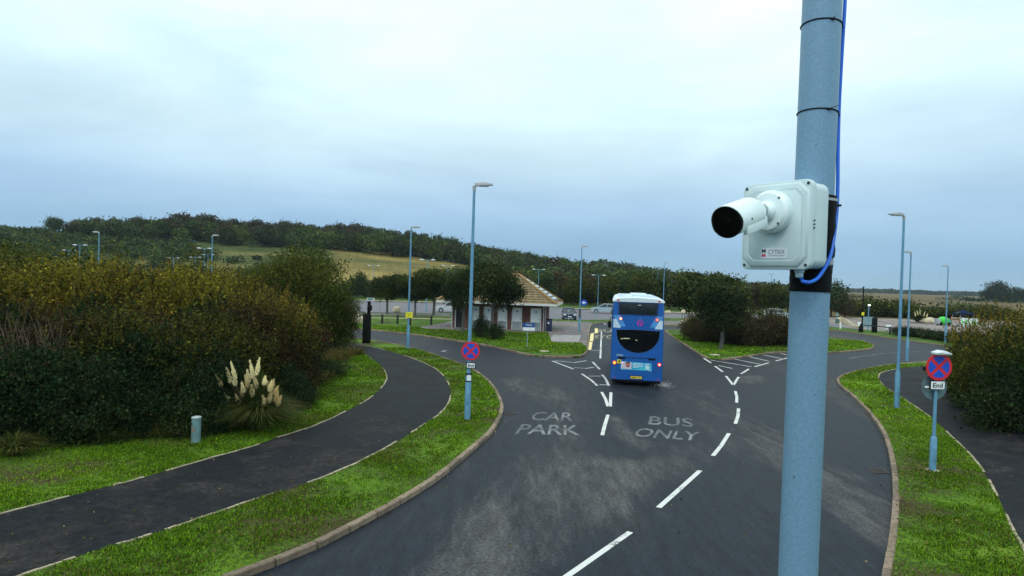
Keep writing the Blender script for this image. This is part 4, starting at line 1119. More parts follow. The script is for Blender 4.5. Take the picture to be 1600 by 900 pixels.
for i in range(1500):
    a = rnd.uniform(-260, 560); Y = rnd.uniform(150, 300); x = X(a, Y)
    if 150 < a < 460 and abs(Y - 208) < 9 and rnd.random() < .8: continue
    if a > 300 and abs(Y - 240) < 12 and rnd.random() < .85: continue
    if a > 430 and rnd.random() < .5: continue
    if a > 515: continue
    if 330 < a and Y > 190 and rnd.random() < .55: continue
    if a > 120 and 255 < Y: continue
    sp.append((x, Y, rnd.uniform(4, 9), rnd.uniform(2, 4.2), rnd.randrange(4)))
for i in range(45):
    a = rnd.uniform(540, 745); Y = rnd.uniform(150, 176); x = X(a, Y); sp.append((x, Y, rnd.uniform(4, 8), rnd.uniform(2.2, 3.4), rnd.randrange(4)))
mass('hillside_scrub', sp, [WOOD, GRN, BLG, WOOD], .8, 260, 'scrub scattered over the left hillside', 'scrub')
sp = []
for i in range(110):
    a = rnd.uniform(1230, 1800); Y = rnd.choice((230, 430, 470, 700)) * rnd.uniform(.96, 1.06); x = X(a, Y)
    if Y < 300 and rnd.random() < .5: continue
    if Y > 380 and a < 1450 and rnd.random() < .92: continue
    if Y < 380 and rnd.random() < .55: continue
    sp.append((x, Y, rnd.uniform(8, 22), rnd.uniform(1.5, 3.0), rnd.randrange(3)))
mass('marsh_scrub', sp, [WOOD, DARK, BROWN], .8, 220, 'dark scrub lines across the brown marsh', 'scrub')
sp = []
for i in range(120):
    a = 1140 + i * 5.2; Y = 1500 + 200 * math.sin(i); x = X(a, Y)
    sp.append((x, Y, rnd.uniform(40, 70), rnd.uniform(3, 9), 0))
for i in range(90):
    a = rnd.uniform(930, 1290); Y = rnd.uniform(520, 640); x = X(a, Y)
    sp.append((x, Y, rnd.uniform(10, 18), rnd.uniform(4, 7), 1))
mass('far_treeline', sp, [BLG, WOOD], 1.3, 60, 'thin distant line of trees on the horizon', 'treeline')
p_far = make_tree(15, 19, 5000, DARK[1:] + WOOD[:2], .9, 97, .05, 10, 'broadleaf_tree', trunk_r=.4, depth=.25)
for px, Y, s, lb in ((1563, 452, 1.0, 'big rounded dark tree standing alone on the marsh at far right'), (1588, 458, .75, 'smaller tree joined to the right of the big marsh tree'), (1605, 450, .5, 'small tree at the right photo edge on the marsh'), (1545, 455, .68, 'left shoulder tree of the dark marsh clump')):
    put(p_far, (X(px, Y), Y, -.1), rnd.uniform(0, 6), s, lb)

# ---------------------------------------------------------------- far houses on the town hill
m_hw = M('render_wall', (.42, .38, .33), .9); m_hr = M('clay_roof', (.20, .075, .04), .9); m_hwin = M('house_glass', (.03, .04, .05), .2)
m_hw2 = M('brick_wall_far', (.22, .10, .06), .9)
hs = [(952, 417, 640, 0, 1), (964, 420, 640, 1, 0), (980, 419.5, 650, 0, 1), (992, 424, 640, 1, 0), (1006, 427, 640, 0, 0), (1014, 428, 630, 1, 1), (1022, 431, 620, 0, 0), (1038, 433, 610, 1, 0), (1046, 432, 640, 0, 1), (1052, 435, 600, 1, 0), (1058, 437, 600, 0, 1), (1066, 436, 620, 1, 0)]
lbo = ordinals([q[0] for q in hs], [(1000, 'the bus'), (1033, 'the two thin lamps')], 'distant hill house')
for i, (px, py, Y, k, flip) in enumerate(hs):
    t_ = RY(px, py, Y); base = t_.z - 7
    h = thing('house', None, 'house', (t_.x, Y, base), R(rnd.uniform(-20, 20)), 'houses on the far town hill')
    h['label'] = ('pale ' if k == 0 else 'brick ') + lbo[i]
    MB().box((0, 0, 2.4), (9, 7, 4.8)).build('wall', m_hw if k == 0 else m_hw2, h, smooth=0)
    MB().prism([(-5, 0), (5, 0), (0, 2.3)] if not flip else [(-5, 0), (5, 0), (2.5, 2.3), (-2.5, 2.3)], (0, -3.9, 4.8), (1, 0, 0), (0, 0, 1), (0, 1, 0), 7.8).build('roof', m_hr, h, smooth=0)
    for wx in (-2.4, 0, 2.4):
        for wz in (1.4, 3.7): MB().box((wx, -3.52, wz), (1.1, .08, 1.1)).build('window', m_hwin, h, smooth=0)

# ---------------------------------------------------------------- street lamps
def lamp(px, py, Y=None, base=None, label='', double=False, side=1, col=None, thick=True, arm=.45, group='street lamps'):
    if base: Y = G(*base).y
    top = RY(px, py, Y); g = .1 if Y < 84 else max(0, gh(top.x, Y))
    xb = G(*base).x if base else top.x
    t = thing('street_lamp', label, 'street lamp', (xb, Y, g), 0, group)
    H = top.z - g; mat = m_pole2
    if thick:
        MB().lathe([(.105, -.05), (.105, 1.45), (.07, 1.56)], n=16).build('base_column', mat, t)
        d = MB().box((0, -.104, .75), (.09, .012, .45)).build('access_door', mat, t, bevel=.004)
        MB().lathe([(.066, 1.5), (.058, H * .6), (.045, H - .05)], n=14).build('shaft', mat, t)
        MB().lathe([(.05, 0), (.058, .0), (.058, .16), (.03, .19)], (0, 0, H - .2), n=12).build('collar', m_lampgrey, t)
    else:
        MB().lathe([(.085, 0), (.085, 1.3), (.055, 1.4), (.045, H)], n=8).build('shaft', mat, t)
    heads = (1, -1) if double else (side,)
    for s in heads:
        if double or arm > .5: MB().tube([(0, 0, H - .03), (s * (arm + .2), 0, H + .04)], .03, 6).build('arm', mat, t)
        x0 = s * (arm if double else .02)
        # flat lantern: tapered wedge
        L = .62; a, b, c = x0, x0 + s * L * .45, x0 + s * L
        sec = [(a, .06, .05, .07), (b, .15, .085, .035), (c, .10, .03, .015)]
        vs = []
        for x, hw, up_, dn in sec:
            vs += [(x, -hw, H - dn + .02), (x, hw, H - dn + .02), (x, hw * .7, H + up_ + .02), (x, -hw * .7, H + up_ + .02)]
        fs = [(0, 1, 2, 3), (11, 10, 9, 8)]
        for i in range(2):
            for k in range(4): fs.append((i * 4 + k, i * 4 + (k + 1) % 4, i * 4 + 4 + (k + 1) % 4, i * 4 + 4 + k))
        hd = MB().add(vs, fs).build('lantern', m_lampgrey if not double else m_lampwhite, t, bevel=.01 if thick else 0)
        MB().box((x0 + s * L * .5, 0, H - .028), (L * .55, .2, .03)).build('diffuser', m_lampwhite, hd)
    return t
lamps = [
 dict(px=741.5, py=289, base=(730, 655), label='street lamp with the red and blue clearway sign on it, between path and road'),
 dict(px=643.5, py=355, base=(637, 545), label='street lamp with a yellow notice, in front of the golden field'),
 dict(px=911, py=385, base=(905, 519), label='street lamp between the toilet block and the bus'),
 dict(px=1413.5, py=336, base=(1401, 637), side=-1, label='tallest-looking street lamp on the right verge, lantern pointing left'),
 dict(px=1422.5, py=394, base=(1417, 563), side=-1, label='street lamp just behind and right of the tallest one on the right'),
 dict(px=1481.5, py=416, base=(1477, 535), side=-1, label='street lamp by the hedge near the green cart at right'),
 dict(px=1038.5, py=411, Y=105, label='taller of the two lamps rising behind the bus'),
 dict(px=1028, py=420.5, Y=140, label='shorter of the two lamps rising behind the bus'),
 dict(px=155, py=363, Y=66, side=-1, label='single street lamp above the left end of the thicket'),
 dict(px=332, py=368, Y=66, label='single-headed street lamp, tallest of the cluster above the thicket'),
]
for d in lamps: lamp(thick=d.get('base') is not None or d.get('Y', 0) < 70, **d)
for px, py, Y, lb in ((1206, 428, 140, 'twin-headed lamp seen under the camera box'), (935.5, 430, 130, 'twin-headed lamp in the car park left of the bus'), (842, 421, 138, 'twin-headed lamp poking up behind the toilet block roof'),
                      (668, 406, 97, 'twin-headed lamp beside the pines left of the toilets'), (700, 415, 138, 'faint twin-headed lamp against the slope left of the near lamp'), (125, 383, 107, 'twin-headed lamp right of the far pair at left'), (108, 391, 140, 'smallest twin-headed lamp at far left'),
                      (319.5, 388, 104, 'twin-headed lamp left of the tallest in the cluster'), (325, 398, 145, 'twin-headed lamp with the lowest heads in the cluster'), (305, 402, 150, 'twin-headed lamp left of the lamp cluster'), (271, 403, 158, 'faint twin-headed lamp over the thicket left of the cluster'), (584, 415, 150, 'faint twin-headed lamp right of the tall willow')):
    lamp(px, py, Y, None, lb, True, 1, thick=False, arm=.55 if Y < 120 else .75, group='twin-headed car park lamps')

# ---------------------------------------------------------------- clearway signs
def disc(r, n=36): return [(r * math.cos(2 * math.pi * k / n), r * math.sin(2 * math.pi * k / n)) for k in range(n)]
def rrect(w, h, r, n=4):
    o = []
    for cx, cy, a0 in ((w / 2 - r, h / 2 - r, 0), (-w / 2 + r, h / 2 - r, 90), (-w / 2 + r, -h / 2 + r, 180), (w / 2 - r, -h / 2 + r, 270)):
        for k in range(n + 1):
            a = R(a0 + 90 * k / n); o.append((cx + r * math.cos(a), cy + r * math.sin(a)))
    return o
AX, AZ, AN = Vector((1, 0, 0)), Vector((0, 0, 1)), Vector((0, -1, 0))
def words(parent, s, o, w, h, mat, ux=AX, uy=AZ, un=AN, name='lettering', bold=.02, d=.002):
    uv, fs = text_geo(s, bold); o = Vector(o)
    mb = MB(); mb.add([o + ux * ((u - .5) * w) + uy * ((v - .5) * h) + un * d for u, v in uv], fs)
    return mb.build(name, mat, parent, smooth=0)
def roundel(root, c, r):
    c = Vector(c)
    p = MB().prism(disc(r), c, AX, AZ, AN, .012).build('sign_disc', m_red, root)
    gap = r * .115
    for q in range(4):
        a0 = math.pi / 4 + q * math.pi / 2; pts = []
        ri = r * .80
        # quarter between the arms of the cross
        off = gap * math.sqrt(2)
        mid = a0 + math.pi / 4
        apex = (math.cos(mid) * off, math.sin(mid) * off)
        pts.append(apex)
        da = math.asin(gap / ri)
        for k in range(11):
            a = a0 + da + (math.pi / 2 - 2 * da) * k / 10
            pts.append((ri * math.cos(a), ri * math.sin(a)))
        MB().prism(pts, c + AN * .012, AX, AZ, AN, .003).build('blue_sector', m_blue, p, smooth=0)
    return p
def end_plate(root, c, w, h):
    p = MB().prism(rrect(w, h, .03), c, AX, AZ, AN, .01).build('plate', m_blk, root)
    MB().prism(rrect(w - .05, h - .05, .02), Vector(c) + AN * .01, AX, AZ, AN, .003).build('plate_face', m_whiteplate, p)
    words(p, 'End', Vector(c) + AN * .014, w * .62, h * .5, m_blk)
g = G(730, 655)
t = thing('clearway_sign', 'round red and blue clearway sign with small End plate, strapped to the near left lamp', 'sign', (g.x, g.y, g.z), R(2))
roundel(t, (0.05, -.08, 2.38), .32); end_plate(t, (.07, -.08, 1.88), .32, .21)
MB().prism(rrect(.14, .2, .02), (.02, -.115, 1.45), AX, AZ, AN, .006).build('number_plate', m_whiteplate, t)
for z in (2.38, 1.88, 1.58, 1.33): MB().lathe([(.112 if z < 1.6 else .07, -.02), (.112 if z < 1.6 else .07, .02)], (0, 0, z), n=16).build('strap', m_blk, t)
g = G(1457, 735)
t = thing('clearway_sign', 'lit-hooded round red and blue clearway sign on its own post on the right verge', 'sign', (g.x, g.y, .1), R(3))
MB().lathe([(.085, -.05), (.085, .88), (.055, .95)], n=18).build('post_base', m_pole2, t)
MB().box((0, -.084, .45), (.08, .012, .4)).build('access_door', m_pole2, t, bevel=.004)
MB().lathe([(.046, .9), (.044, 3.22)], n=16).build('post', m_pole2, t)
roundel(t, (.02, -.06, 2.86), .37); end_plate(t, (0, -.07, 2.36), .44, .26)
rd = MB().prism(disc(.36), (0, .06, 2.3), AX, AZ, Vector((0, 1, 0)), .01).build('rear_facing_disc', M('sign_back_grey', (.13, .20, .22), .5, .3), t)
MB().box((0, .052, 2.2), (.5, .02, .035)).build('channel', m_galv_thin, rd)
MB().box((-.27, -.02, 2.3), (.1, .03, .05)).build('clip', m_whiteplate, rd)
MB().box((-.33, .0, 2.8), (.06, .1, .1)).build('photocell', m_blk, t)
hd = MB(); hd.prism([(-.17, 0), (.23, -.015), (.23, .015), (.03, .085), (-.0, .085), (-.17, .025)], (0, -.3, 3.24), AX, AZ, Vector((0, 1, 0)), .34)
hh = hd.build('lamp_hood', m_lampwhite, t, bevel=.02)
MB().box((.04, -.14, 3.225), (.4, .24, .03)).build('lamp_glass', m_camw, hh)
pad = MB().lathe([(.19, -.03), (.19, .01), (.16, .02)], n=14).build('concrete_pad', m_stone, t)

# yellow notice on second lamp
g = G(637, 545)
t = thing('notice', 'small bright yellow notice strapped to the lamp column left of the toilets', 'notice', (g.x, g.y, .1))
p = MB().prism(rrect(.46, .38, .02), (.05, -.09, 2.28), AX, AZ, AN, .01).build('plate', m_yel, t)
for k in range(3): MB().box((.05, -.102, 2.37 - k * .08), (.3 - .05 * k, .003, .03)).build('text_line', M('notice_print', (.35, .33, .02), .6), p, smooth=0)
MB().lathe([(.07, -.02), (.07, .02)], (0, 0, 2.28), n=12).build('strap', m_blk, t)
# blue arrow roundel on third lamp
g = G(905, 519)
t = thing('arrow_sign', 'small blue round arrow sign on the lamp between toilets and bus', 'sign', (g.x, g.y, .1))
p = MB().prism(disc(.3, 24), (.36, -.05, 2.85), AX, AZ, AN, .01).build('sign_disc', m_blue, t)
MB().prism([(-.2, 0), (0, .15), (0, .05), (.18, .05), (.18, -.05), (0, -.05), (0, -.15)], Vector((.36, -.05, 2.85)) + AN * .01, AX, AZ, AN, .003).build('arrow', m_whiteplate, p, smooth=0)
MB().box((.1, -.03, 2.85), (.2, .03, .04)).build('bracket', m_galv_thin, t)
MB().box((0, -.0, 1.75), (.2, .2, .9)).build('dark_sleeve', M('dark_sleeve', (.05, .06, .08), .6), t)

# ---------------------------------------------------------------- left verge marker post
g = G(306, 691)
t = thing('marker_post', 'short grey-green metal marker post in the grass before the brambles', 'post', g, 0)
MB().lathe([(.125, -.05), (.125, .70)], n=24).build('tube', M('grey_green_paint', (.13, .235, .25), .55, var=.25, scale=6), t)
MB().lathe([(.132, .69), (.132, .72), (.11, .735)], n=24).build('cap', M('pale_cap', (.38, .46, .47), .5), t)
MB().box((-.02, -.124, .38), (.09, .01, .14)).build('rust_patch', M('rust_label', (.22, .17, .12), .8), t)

# ---------------------------------------------------------------- barrier pillars
def barrier(px, py, label, w, h, arm_top=None, solar=False, mast=None):
    g = G(px, py); t = thing('barrier_pillar', label, 'barrier pillar', g, R(-4))
    MB().box((0, 0, h / 2), (w, w * .8, h), taper=.97).build('housing', m_black, t, bevel=.02)
    MB().box((0, 0, h + .03), (w * .8, w * .6, .06)).build('top_cap', m_blk, t)
    if mast:
        MB().box((.12, 0, h + mast / 2), (.2, .2, mast)).build('upper_box', m_black, t, bevel=.02)
        MB().box((.18, -.05, h + mast * .5), (.3, .26, .38)).build('control_head', m_blk, t, bevel=.03)
    if solar:
        Mx = Matrix.Rotation(R(35), 3, 'X')
        MB().box((.22, -.1, h + mast + .12), (.5, .36, .03), Mx=Mx).build('solar_panel', m_lampwhite, t)
        MB().box((.22, -.11, h + mast + .145), (.42, .28, .01), Mx=Mx).build('solar_cells', M('solar_cells', (.03, .09, .09), .2), t)
    if arm_top: MB().box((.1, .12, h + arm_top / 2), (.07, .07, arm_top)).build('raised_arm', m_black, t)
    return t
barrier(572.5, 536, 'tall black pillar with a small solar panel at the end of the left footpath', .52, 2.05, None, True, .95)
barrier(1366, 519.5, 'black barrier pillar between the road bend and the gravel yard', .5, 1.7, 1.9)
g = G(1345, 519)
t = thing('height_post', 'thin tall black mast with a small yellow sign by the gravel yard fence', 'mast', g)
MB().box((0, 0, .35), (.42, .3, .7)).build('foot_block', m_black, t, bevel=.02)
MB().lathe([(.08, .6), (.07, 5.2)], (.12, 0, 0), n=8).build('mast', m_black, t)
MB().box((.12, -.1, 2.15), (.3, .02, .36)).build('yellow_sign', m_yel, t)
MB().lathe([(.1, 0), (.1, .15)], (.12, 0, 5.15), n=8).build('cap', m_blk, t)
g = G(1356, 516)
t = thing('light_post', 'slim pale post with a lit white lamp on top by the gravel yard', 'lamp post', g)
MB().lathe([(.07, 0), (.06, 3.0)], n=10).build('post', m_pole2, t)
MB().box((.03, -.05, 3.08), (.22, .18, .18)).build('lamp_head', M('lit_lamp', (.9, .9, .85), .5, em=(1, .97, .8), es=1.6), t, bevel=.02)
MB().box((.0, -.02, 1.0), (1.5, .05, 1.3)).build('notice_board', m_galv_thin, t)
g0, g1, g2 = G(1345, 518), G(1366, 519.5), G(1403, 524.5)
t = thing('rail_fence', 'low dark wooden rail fence along the front of the gravel yard', 'fence', g1)
for nm, a in (('post', g0), ('post', G(1391, 523)), ('post', g2)):
    q = a - g1; MB().box((q.x, q.y + .1, .45), (.12, .12, .9)).build(nm, m_bollard, t)
for z in (.8,):
    a, b = g0 - g1, g2 - g1
    MB().tube([(a.x, a.y + .1, z), (b.x, b.y + .1, z)], .06, 6).build('rail', m_bollard, t)
g = G(1307, 513.5)
t = thing('signpost', 'pale green signpost with small finger boards right of the camera pole', 'signpost', g)
MB().lathe([(.06, 0), (.05, 2.1)], n=8).build('post', m_galv_thin, t)
MB().box((0, -.06, 1.75), (.4, .03, .3)).build('board', M('pale_green_board', (.2, .32, .28), .6), t)
MB().box((.05, -.06, .95), (.5, .03, .5)).build('board', M('dark_teal_board', (.06, .13, .14), .6), t)
g = G(1313, 513.5); tag(MB().lathe([(.1, 0), (.1, .75), (.07, .8)], g, n=12).build('white_bollard', m_white), 'white bollard below the pale signpost', 'bollard')
g = G(1342, 511); tag(MB().box((g.x, g.y, .4), (.3, .25, .7)).build('white_marker', m_white, bevel=.02), 'small white marker block at the left of the rail fence', 'marker block')
g = G(1388, 516); tag(MB().box((g.x, g.y, .45), (.6, .25, .6)).build('white_marker', m_white, bevel=.02), 'white marker block behind the rail fence', 'marker block')
# long pale bank
mb = MB()
lin = [(1309, 502, .8), (1314, 502, 1.0), (1320, 503, .95), (1327, 504.5, .6), (1334, 506.5, .4), (1341, 508.5, .3)]
vs = []
for px, py, h in lin:
    g = G(px, py + 3); vs += [(g.x, g.y - .5, .0), (g.x, g.y - .2, h), (g.x, g.y + .3, h), (g.x, g.y + .8, 0)]
fs = [(0, 1, 2, 3), (23, 22, 21, 20)] + [(i * 4 + k, i * 4 + (k + 1) % 4, i * 4 + 4 + (k + 1) % 4, i * 4 + 4 + k) for i in range(5) for k in range(4)]
mb.add(vs, fs); tag(mb.build('stone_bank', m_stone, bevel=.05), 'long pale tapering stone bank right of the camera pole', 'stone bank')

# wooden bollards
for i, (x, y) in enumerate(((597, 505.6), (621, 506), (641, 508), (673.6, 508))):
    g = G(x, y); t = thing('bollard', ['leftmost of the black bollards on the grass left of the toilets', 'second black bollard from the left on that grass', 'black bollard right behind the lamp with the yellow notice', 'black bollard standing where the paving starts by the toilets'][i], 'bollard', g, 0, 'black bollards')
    MB().box((0, 0, .45), (.2, .2, .95), taper=.94).build('post', m_bollard, t, bevel=.02)
    MB().box((0, 0, .78), (.215, .215, .05)).build('band', m_blk, t)

# boulders
def boulder(px, py, w, h, label, seed):
    g = G(px, py); rs = random.Random(seed); bm = bmesh.new(); bmesh.ops.create_icosphere(bm, subdivisions=3, radius=1)
    ph = rs.uniform(0, 9)
    for v in bm.verts:
        c = v.co; k = 1 + .16 * math.sin(c.x * 3 + ph) * math.cos(c.y * 2.6 + ph) + .08 * math.sin(c.z * 7 + ph * 2 + c.x * 5)
        v.co = Vector((c.x * w / 2 * k, c.y * w * .4 * k, max(c.z, -.3) * h * .78 * k + h * .22))
    me = bpy.data.meshes.new('boulder'); bm.to_mesh(me); bm.free(); me.materials.append(m_stone)
    me.polygons.foreach_set('use_smooth', [True] * len(me.polygons))
    o = bpy.data.objects.new('boulder', me); COL.objects.link(o); o.location = g; tag(o, label, 'boulder', 'pale boulders')
boulder(558, 504, 1.7, .85, 'pale boulder beside the black solar pillar', 1)
boulder(619.5, 488, 1.05, .85, 'pointed pale boulder between two pine trunks', 2)
boulder(687.5, 473.5, .9, .7, 'small pale boulder at the back of the car park near the pines', 3)
boulder(1073, 505, 1.3, .7, 'pale boulder left of the pine pair, on the strip of paving', 4)
boulder(1043, 489.5, 1.1, .5, 'low pale boulder just right of the bus at the far kerb', 5)
boulder(1068, 489.8, 1.3, .6, 'pale boulder at the far kerb left of the pines', 6)
boulder(1449, 504, 2.4, .8, 'large pale rubble heap at the back of the gravel yard', 7)
boulder(1459, 504.5, 1.5, .45, 'smaller pale rubble heap beside the green cart', 8)

# ---------------------------------------------------------------- toilet block
def brick_mat():
    m, t, bs = tree('red_brick'); tcn = N(t, 'ShaderNodeTexCoord')
    mpn = N(t, 'ShaderNodeMapping'); mpn.inputs['Rotation'].default_value = (R(90), 0, 0); t.links.new(tcn.outputs['Object'], mpn.inputs[0])
    b = N(t, 'ShaderNodeTexBrick'); b.inputs['Scale'].default_value = 1; b.inputs['Brick Width'].default_value = .225; b.inputs['Row Height'].default_value = .075; b.inputs['Mortar Size'].default_value = .008
    b.inputs['Color1'].default_value = (.14, .045, .032, 1); b.inputs['Color2'].default_value = (.085, .03, .025, 1); b.inputs['Mortar'].default_value = (.16, .13, .11, 1)
    t.links.new(mpn.outputs[0], b.inputs['Vector']); t.links.new(b.outputs[0], bs.inputs['Base Color']); bs.inputs['Roughness'].default_value = .9
    bp = N(t, 'ShaderNodeBump'); bp.inputs['Strength'].default_value = .4; bp.inputs['Distance'].default_value = .01; bp.invert = True
    t.links.new(b.outputs['Fac'], bp.inputs['Height']); t.links.new(bp.outputs[0], bs.inputs['Normal'])
    return m
m_brick = brick_mat()
m_tile = M('roof_tile_tan', (.205, .155, .080), .85, var=.3, scale=3)
m_ridge = M('ridge_tile_orange', (.30, .19, .075), .8, var=.2)
m_fascia = M('white_fascia', (.62, .62, .64), .6)
m_doorw = M('white_door', (.86, .90, .93), .5, var=.03); m_doorg = M('grey_kick_panel', (.26, .32, .34), .6)
m_dark = M('dark_interior', (.012, .015, .018), .7)
gl, gr = G(706, 511), G(849, 517)
ang = math.atan2(gr.y - gl.y, gr.x - gl.x); Wd = (gr - gl).length
tb = thing('toilet_block', 'red brick toilet block with hipped tan tile roof and a row of white doors', 'building', (gl.x, gl.y, .1), ang)
D_, Hw = 5.6, 2.62
def wx(px): return (G(px, 511 + (px - 706) * 6 / 143) - gl).length   # along the front wall
ops = [(710.5, 724, 'dark'), (737.5, 748, 'd'), (755, 770, 'd'), (777, 792, 'd'), (799, 815, 'd'), (828, 845, 'd')]
xs = 0; k = 0
wl = MB(); top_d = 2.15
edges = []
for a, b, kd in ops: edges.append((wx(a), wx(b), kd))
for a, b, kd in edges:
    wl.box(((xs + a) / 2, .12, Hw / 2), (a - xs, .24, Hw)); wl.box(((a + b) / 2, .12, (Hw + top_d) / 2), (b - a, .24, Hw - top_d)); xs = b
wl.box(((xs + Wd) / 2, .12, Hw / 2), (Wd - xs, .24, Hw))
wl.box((.12, D_ / 2 + .12, Hw / 2), (.24, D_ - .24, Hw)); wl.box((Wd / 2, D_ + .12, Hw / 2), (Wd, .24, Hw))
wl.box((Wd - .14, D_ * .62, Hw / 2), (.24, D_ * .74, Hw)); wl.box((Wd - .12, .3, Hw / 2), (.24, .12, Hw))
wl.build('wall', m_brick, tb, smooth=0)
for a, b, kd in edges:
    c = (a + b) / 2; w = b - a
    if kd == 'dark':
        d = MB().box((c, .2, top_d / 2), (w - .14, .04, top_d - .06)).build('open_doorway', m_dark, tb, smooth=0); d['label'] = 'dark open doorway in a white frame'
    else:
        d = MB().box((c, .12, top_d / 2), (w - .1, .05, top_d - .04)).build('door', m_doorw, tb, smooth=0)
        MB().box((c, .088, .42), (w - .14, .012, .74)).build('kick_panel', m_doorg, d, smooth=0)
        MB().box((c, .09, 1.78), (.13, .01, .16)).build('pictogram', m_blue, d, smooth=0)
        MB().box((c + w * .34, .075, 1.05), (.05, .04, .12)).build('handle', m_screw, d, smooth=0)
    fr = MB(); fr.box((a + .03, .05, top_d / 2), (.07, .14, top_d)); fr.box((b - .03, .05, top_d / 2), (.07, .14, top_d)); fr.box((c, .05, top_d - .03), (w - .13, .14, .07))
    fr.build('door_frame', m_fascia, tb, smooth=0)
# open lobby at the right end
MB().box((Wd + .05, 1.0, Hw / 2), (.1, .1, Hw)).build('porch_post', m_fascia, tb, smooth=0)
MB().box((Wd - .2, 1.3, 1.1), (.05, .9, 2.1)).build('side_doorway', m_dark, tb, smooth=0)
for x in (-.03, Wd + .02): MB().lathe([(.045, 0), (.045, Hw)], (x + .04 if x < 0 else x - .04, -.06, 0), n=8).build('downpipe', m_fascia, tb)
OV = 1.3
ex0, ex1, ey0, ey1 = -OV, Wd + OV, -OV, D_ + .24 + OV
eh, rh = 2.62, 5.35; yc = (ey0 + ey1) / 2; half = (ey1 - ey0) / 2
rx0, rx1 = ex0 + half, ex1 - half
def roof_pt(x0_, y0_, x1_, y1_, t): return (x0_ + (x1_ - x0_) * t, y0_ + (y1_ - y0_) * t)
courses = 12
rf_ = MB()
for i in range(courses):
    t0, t1 = i / courses, (i + 1) / courses
    def ring(t): return [(ex0 + half * t, ey0 + half * t), (ex1 - half * t, ey0 + half * t), (ex1 - half * t, ey1 - half * t), (ex0 + half * t, ey1 - half * t)]
    a, b = ring(t0), ring(t1); z0 = eh + (rh - eh) * t0 + .02; z1 = eh + (rh - eh) * t1 - .10
    lo = [(x, y, z0 - .14) for x, y in a]; up1 = [(x, y, z0) for x, y in a]; hi = [(x, y, z1 + .0) for x, y in b]
    fs = [(k, (k + 1) % 4, 4 + (k + 1) % 4, 4 + k) for k in range(4)] + [(4 + k, 4 + (k + 1) % 4, 8 + (k + 1) % 4, 8 + k) for k in range(4)]
    rf_.add(lo + up1 + hi, fs)
roof = rf_.build('roof', m_tile, tb, smooth=0); roof['label'] = 'tan tiled hipped roof in stepped courses'
apL, apR = (rx0, yc, rh + .04), (rx1, yc, rh + .04)
for a, b in (((ex0, ey0, eh + .06), apL), ((ex0, ey1, eh + .06), apL), ((ex1, ey0, eh + .06), apR), ((ex1, ey1, eh + .06), apR), (apL, apR)):
    MB().tube([a, b], .11, 6).build('ridge_tiles', m_ridge, roof)
# pale roof panels on the right slope
for i in range(7):
    t = .14 + i * .105
    x = ex1 - half * t; z = eh + (rh - eh) * t
    sl = math.atan2(rh - eh, half)
    MB().box((x, yc - .1, z + .12), (.36, (half * (1 - t)) * 1.15, .05), Mx=Matrix.Rotation(sl, 3, 'Y')).build('roof_panel', M('roof_panel_glass', (.36, .46, .52), .3), roof, smooth=0)
fm = MB(); fm.box(((ex0 + ex1) / 2, ey0 - .01, eh - .08), (ex1 - ex0 + .02, .04, .2)); fm.box(((ex0 + ex1) / 2, ey1 + .01, eh - .08), (ex1 - ex0 + .02, .04, .2))
fm.box((ex0 - .01, (ey0 + ey1) / 2, eh - .08), (.04, ey1 - ey0 - .03, .2)); fm.box((ex1 + .01, (ey0 + ey1) / 2, eh - .08), (.04, ey1 - ey0 - .03, .2))
fm.build('fascia', m_fascia, tb, smooth=0)
MB().box(((ex0 + ex1) / 2, (ey0 + ey1) / 2, eh - .02), (ex1 - ex0 - .06, ey1 - ey0 - .06, .03)).build('soffit', m_fascia, tb, smooth=0)
# bin beside it
g = G(858, 517.5)
t = thing('litter_bin', 'dark navy litter bin at the right corner of the toilet block', 'bin', g)
MB().box((0, 0, .55), (.5, .5, 1.1), taper=1.05).build('body', M('navy_plastic', (.01, .02, .07), .5), t, bevel=.03)
MB().box((0, 0, 1.14), (.56, .56, .1)).build('lid', m_blk, t, bevel=.03)
MB().box((-.1, -.27, .8), (.16, .01, .16)).build('sticker', m_whiteplate, t)
# blue and white board on a post
g = G(823.5, 543)
t = thing('information_sign', 'blue over white board on a thin post in the grass before the toilets', 'sign', g)
MB().lathe([(.03, 0), (.03, 1.85)], n=8).build('post', m_galv_thin, t)
MB().box((.08, -.04, 1.62), (.88, .02, .32)).build('blue_panel', M('board_blue', (.01, .07, .27), .5), t)
wp = MB().box((.08, -.04, 1.34), (.88, .02, .235)).build('white_panel', m_whiteplate, t)
words(t, 'Welcome', (.08, -.052, 1.64), .46, .1, m_whiteplate)
# thin car park posts
for px, y0, y1, lb in ((888, 503, 483, 'thin grey sign post in front of the dark blue car'), (931, 504, 484, 'thin grey sign post left of the bus mirror'), (593.5, 491, 468, 'thin grey sign post left of the first pine'), (724, 521, 488, None)):
    if lb is None: continue
    g = G(px, y1 if False else y0); h = (y0 - y1) * g.y / F
    t = thing('sign_post', lb, 'sign post', g)
    MB().lathe([(.035, 0), (.035, h)], n=8).build('post', m_galv_thin, t)
    MB().box((0, -.04, h - .2), (.26, .015, .34)).build('plate', m_galv_thin, t)

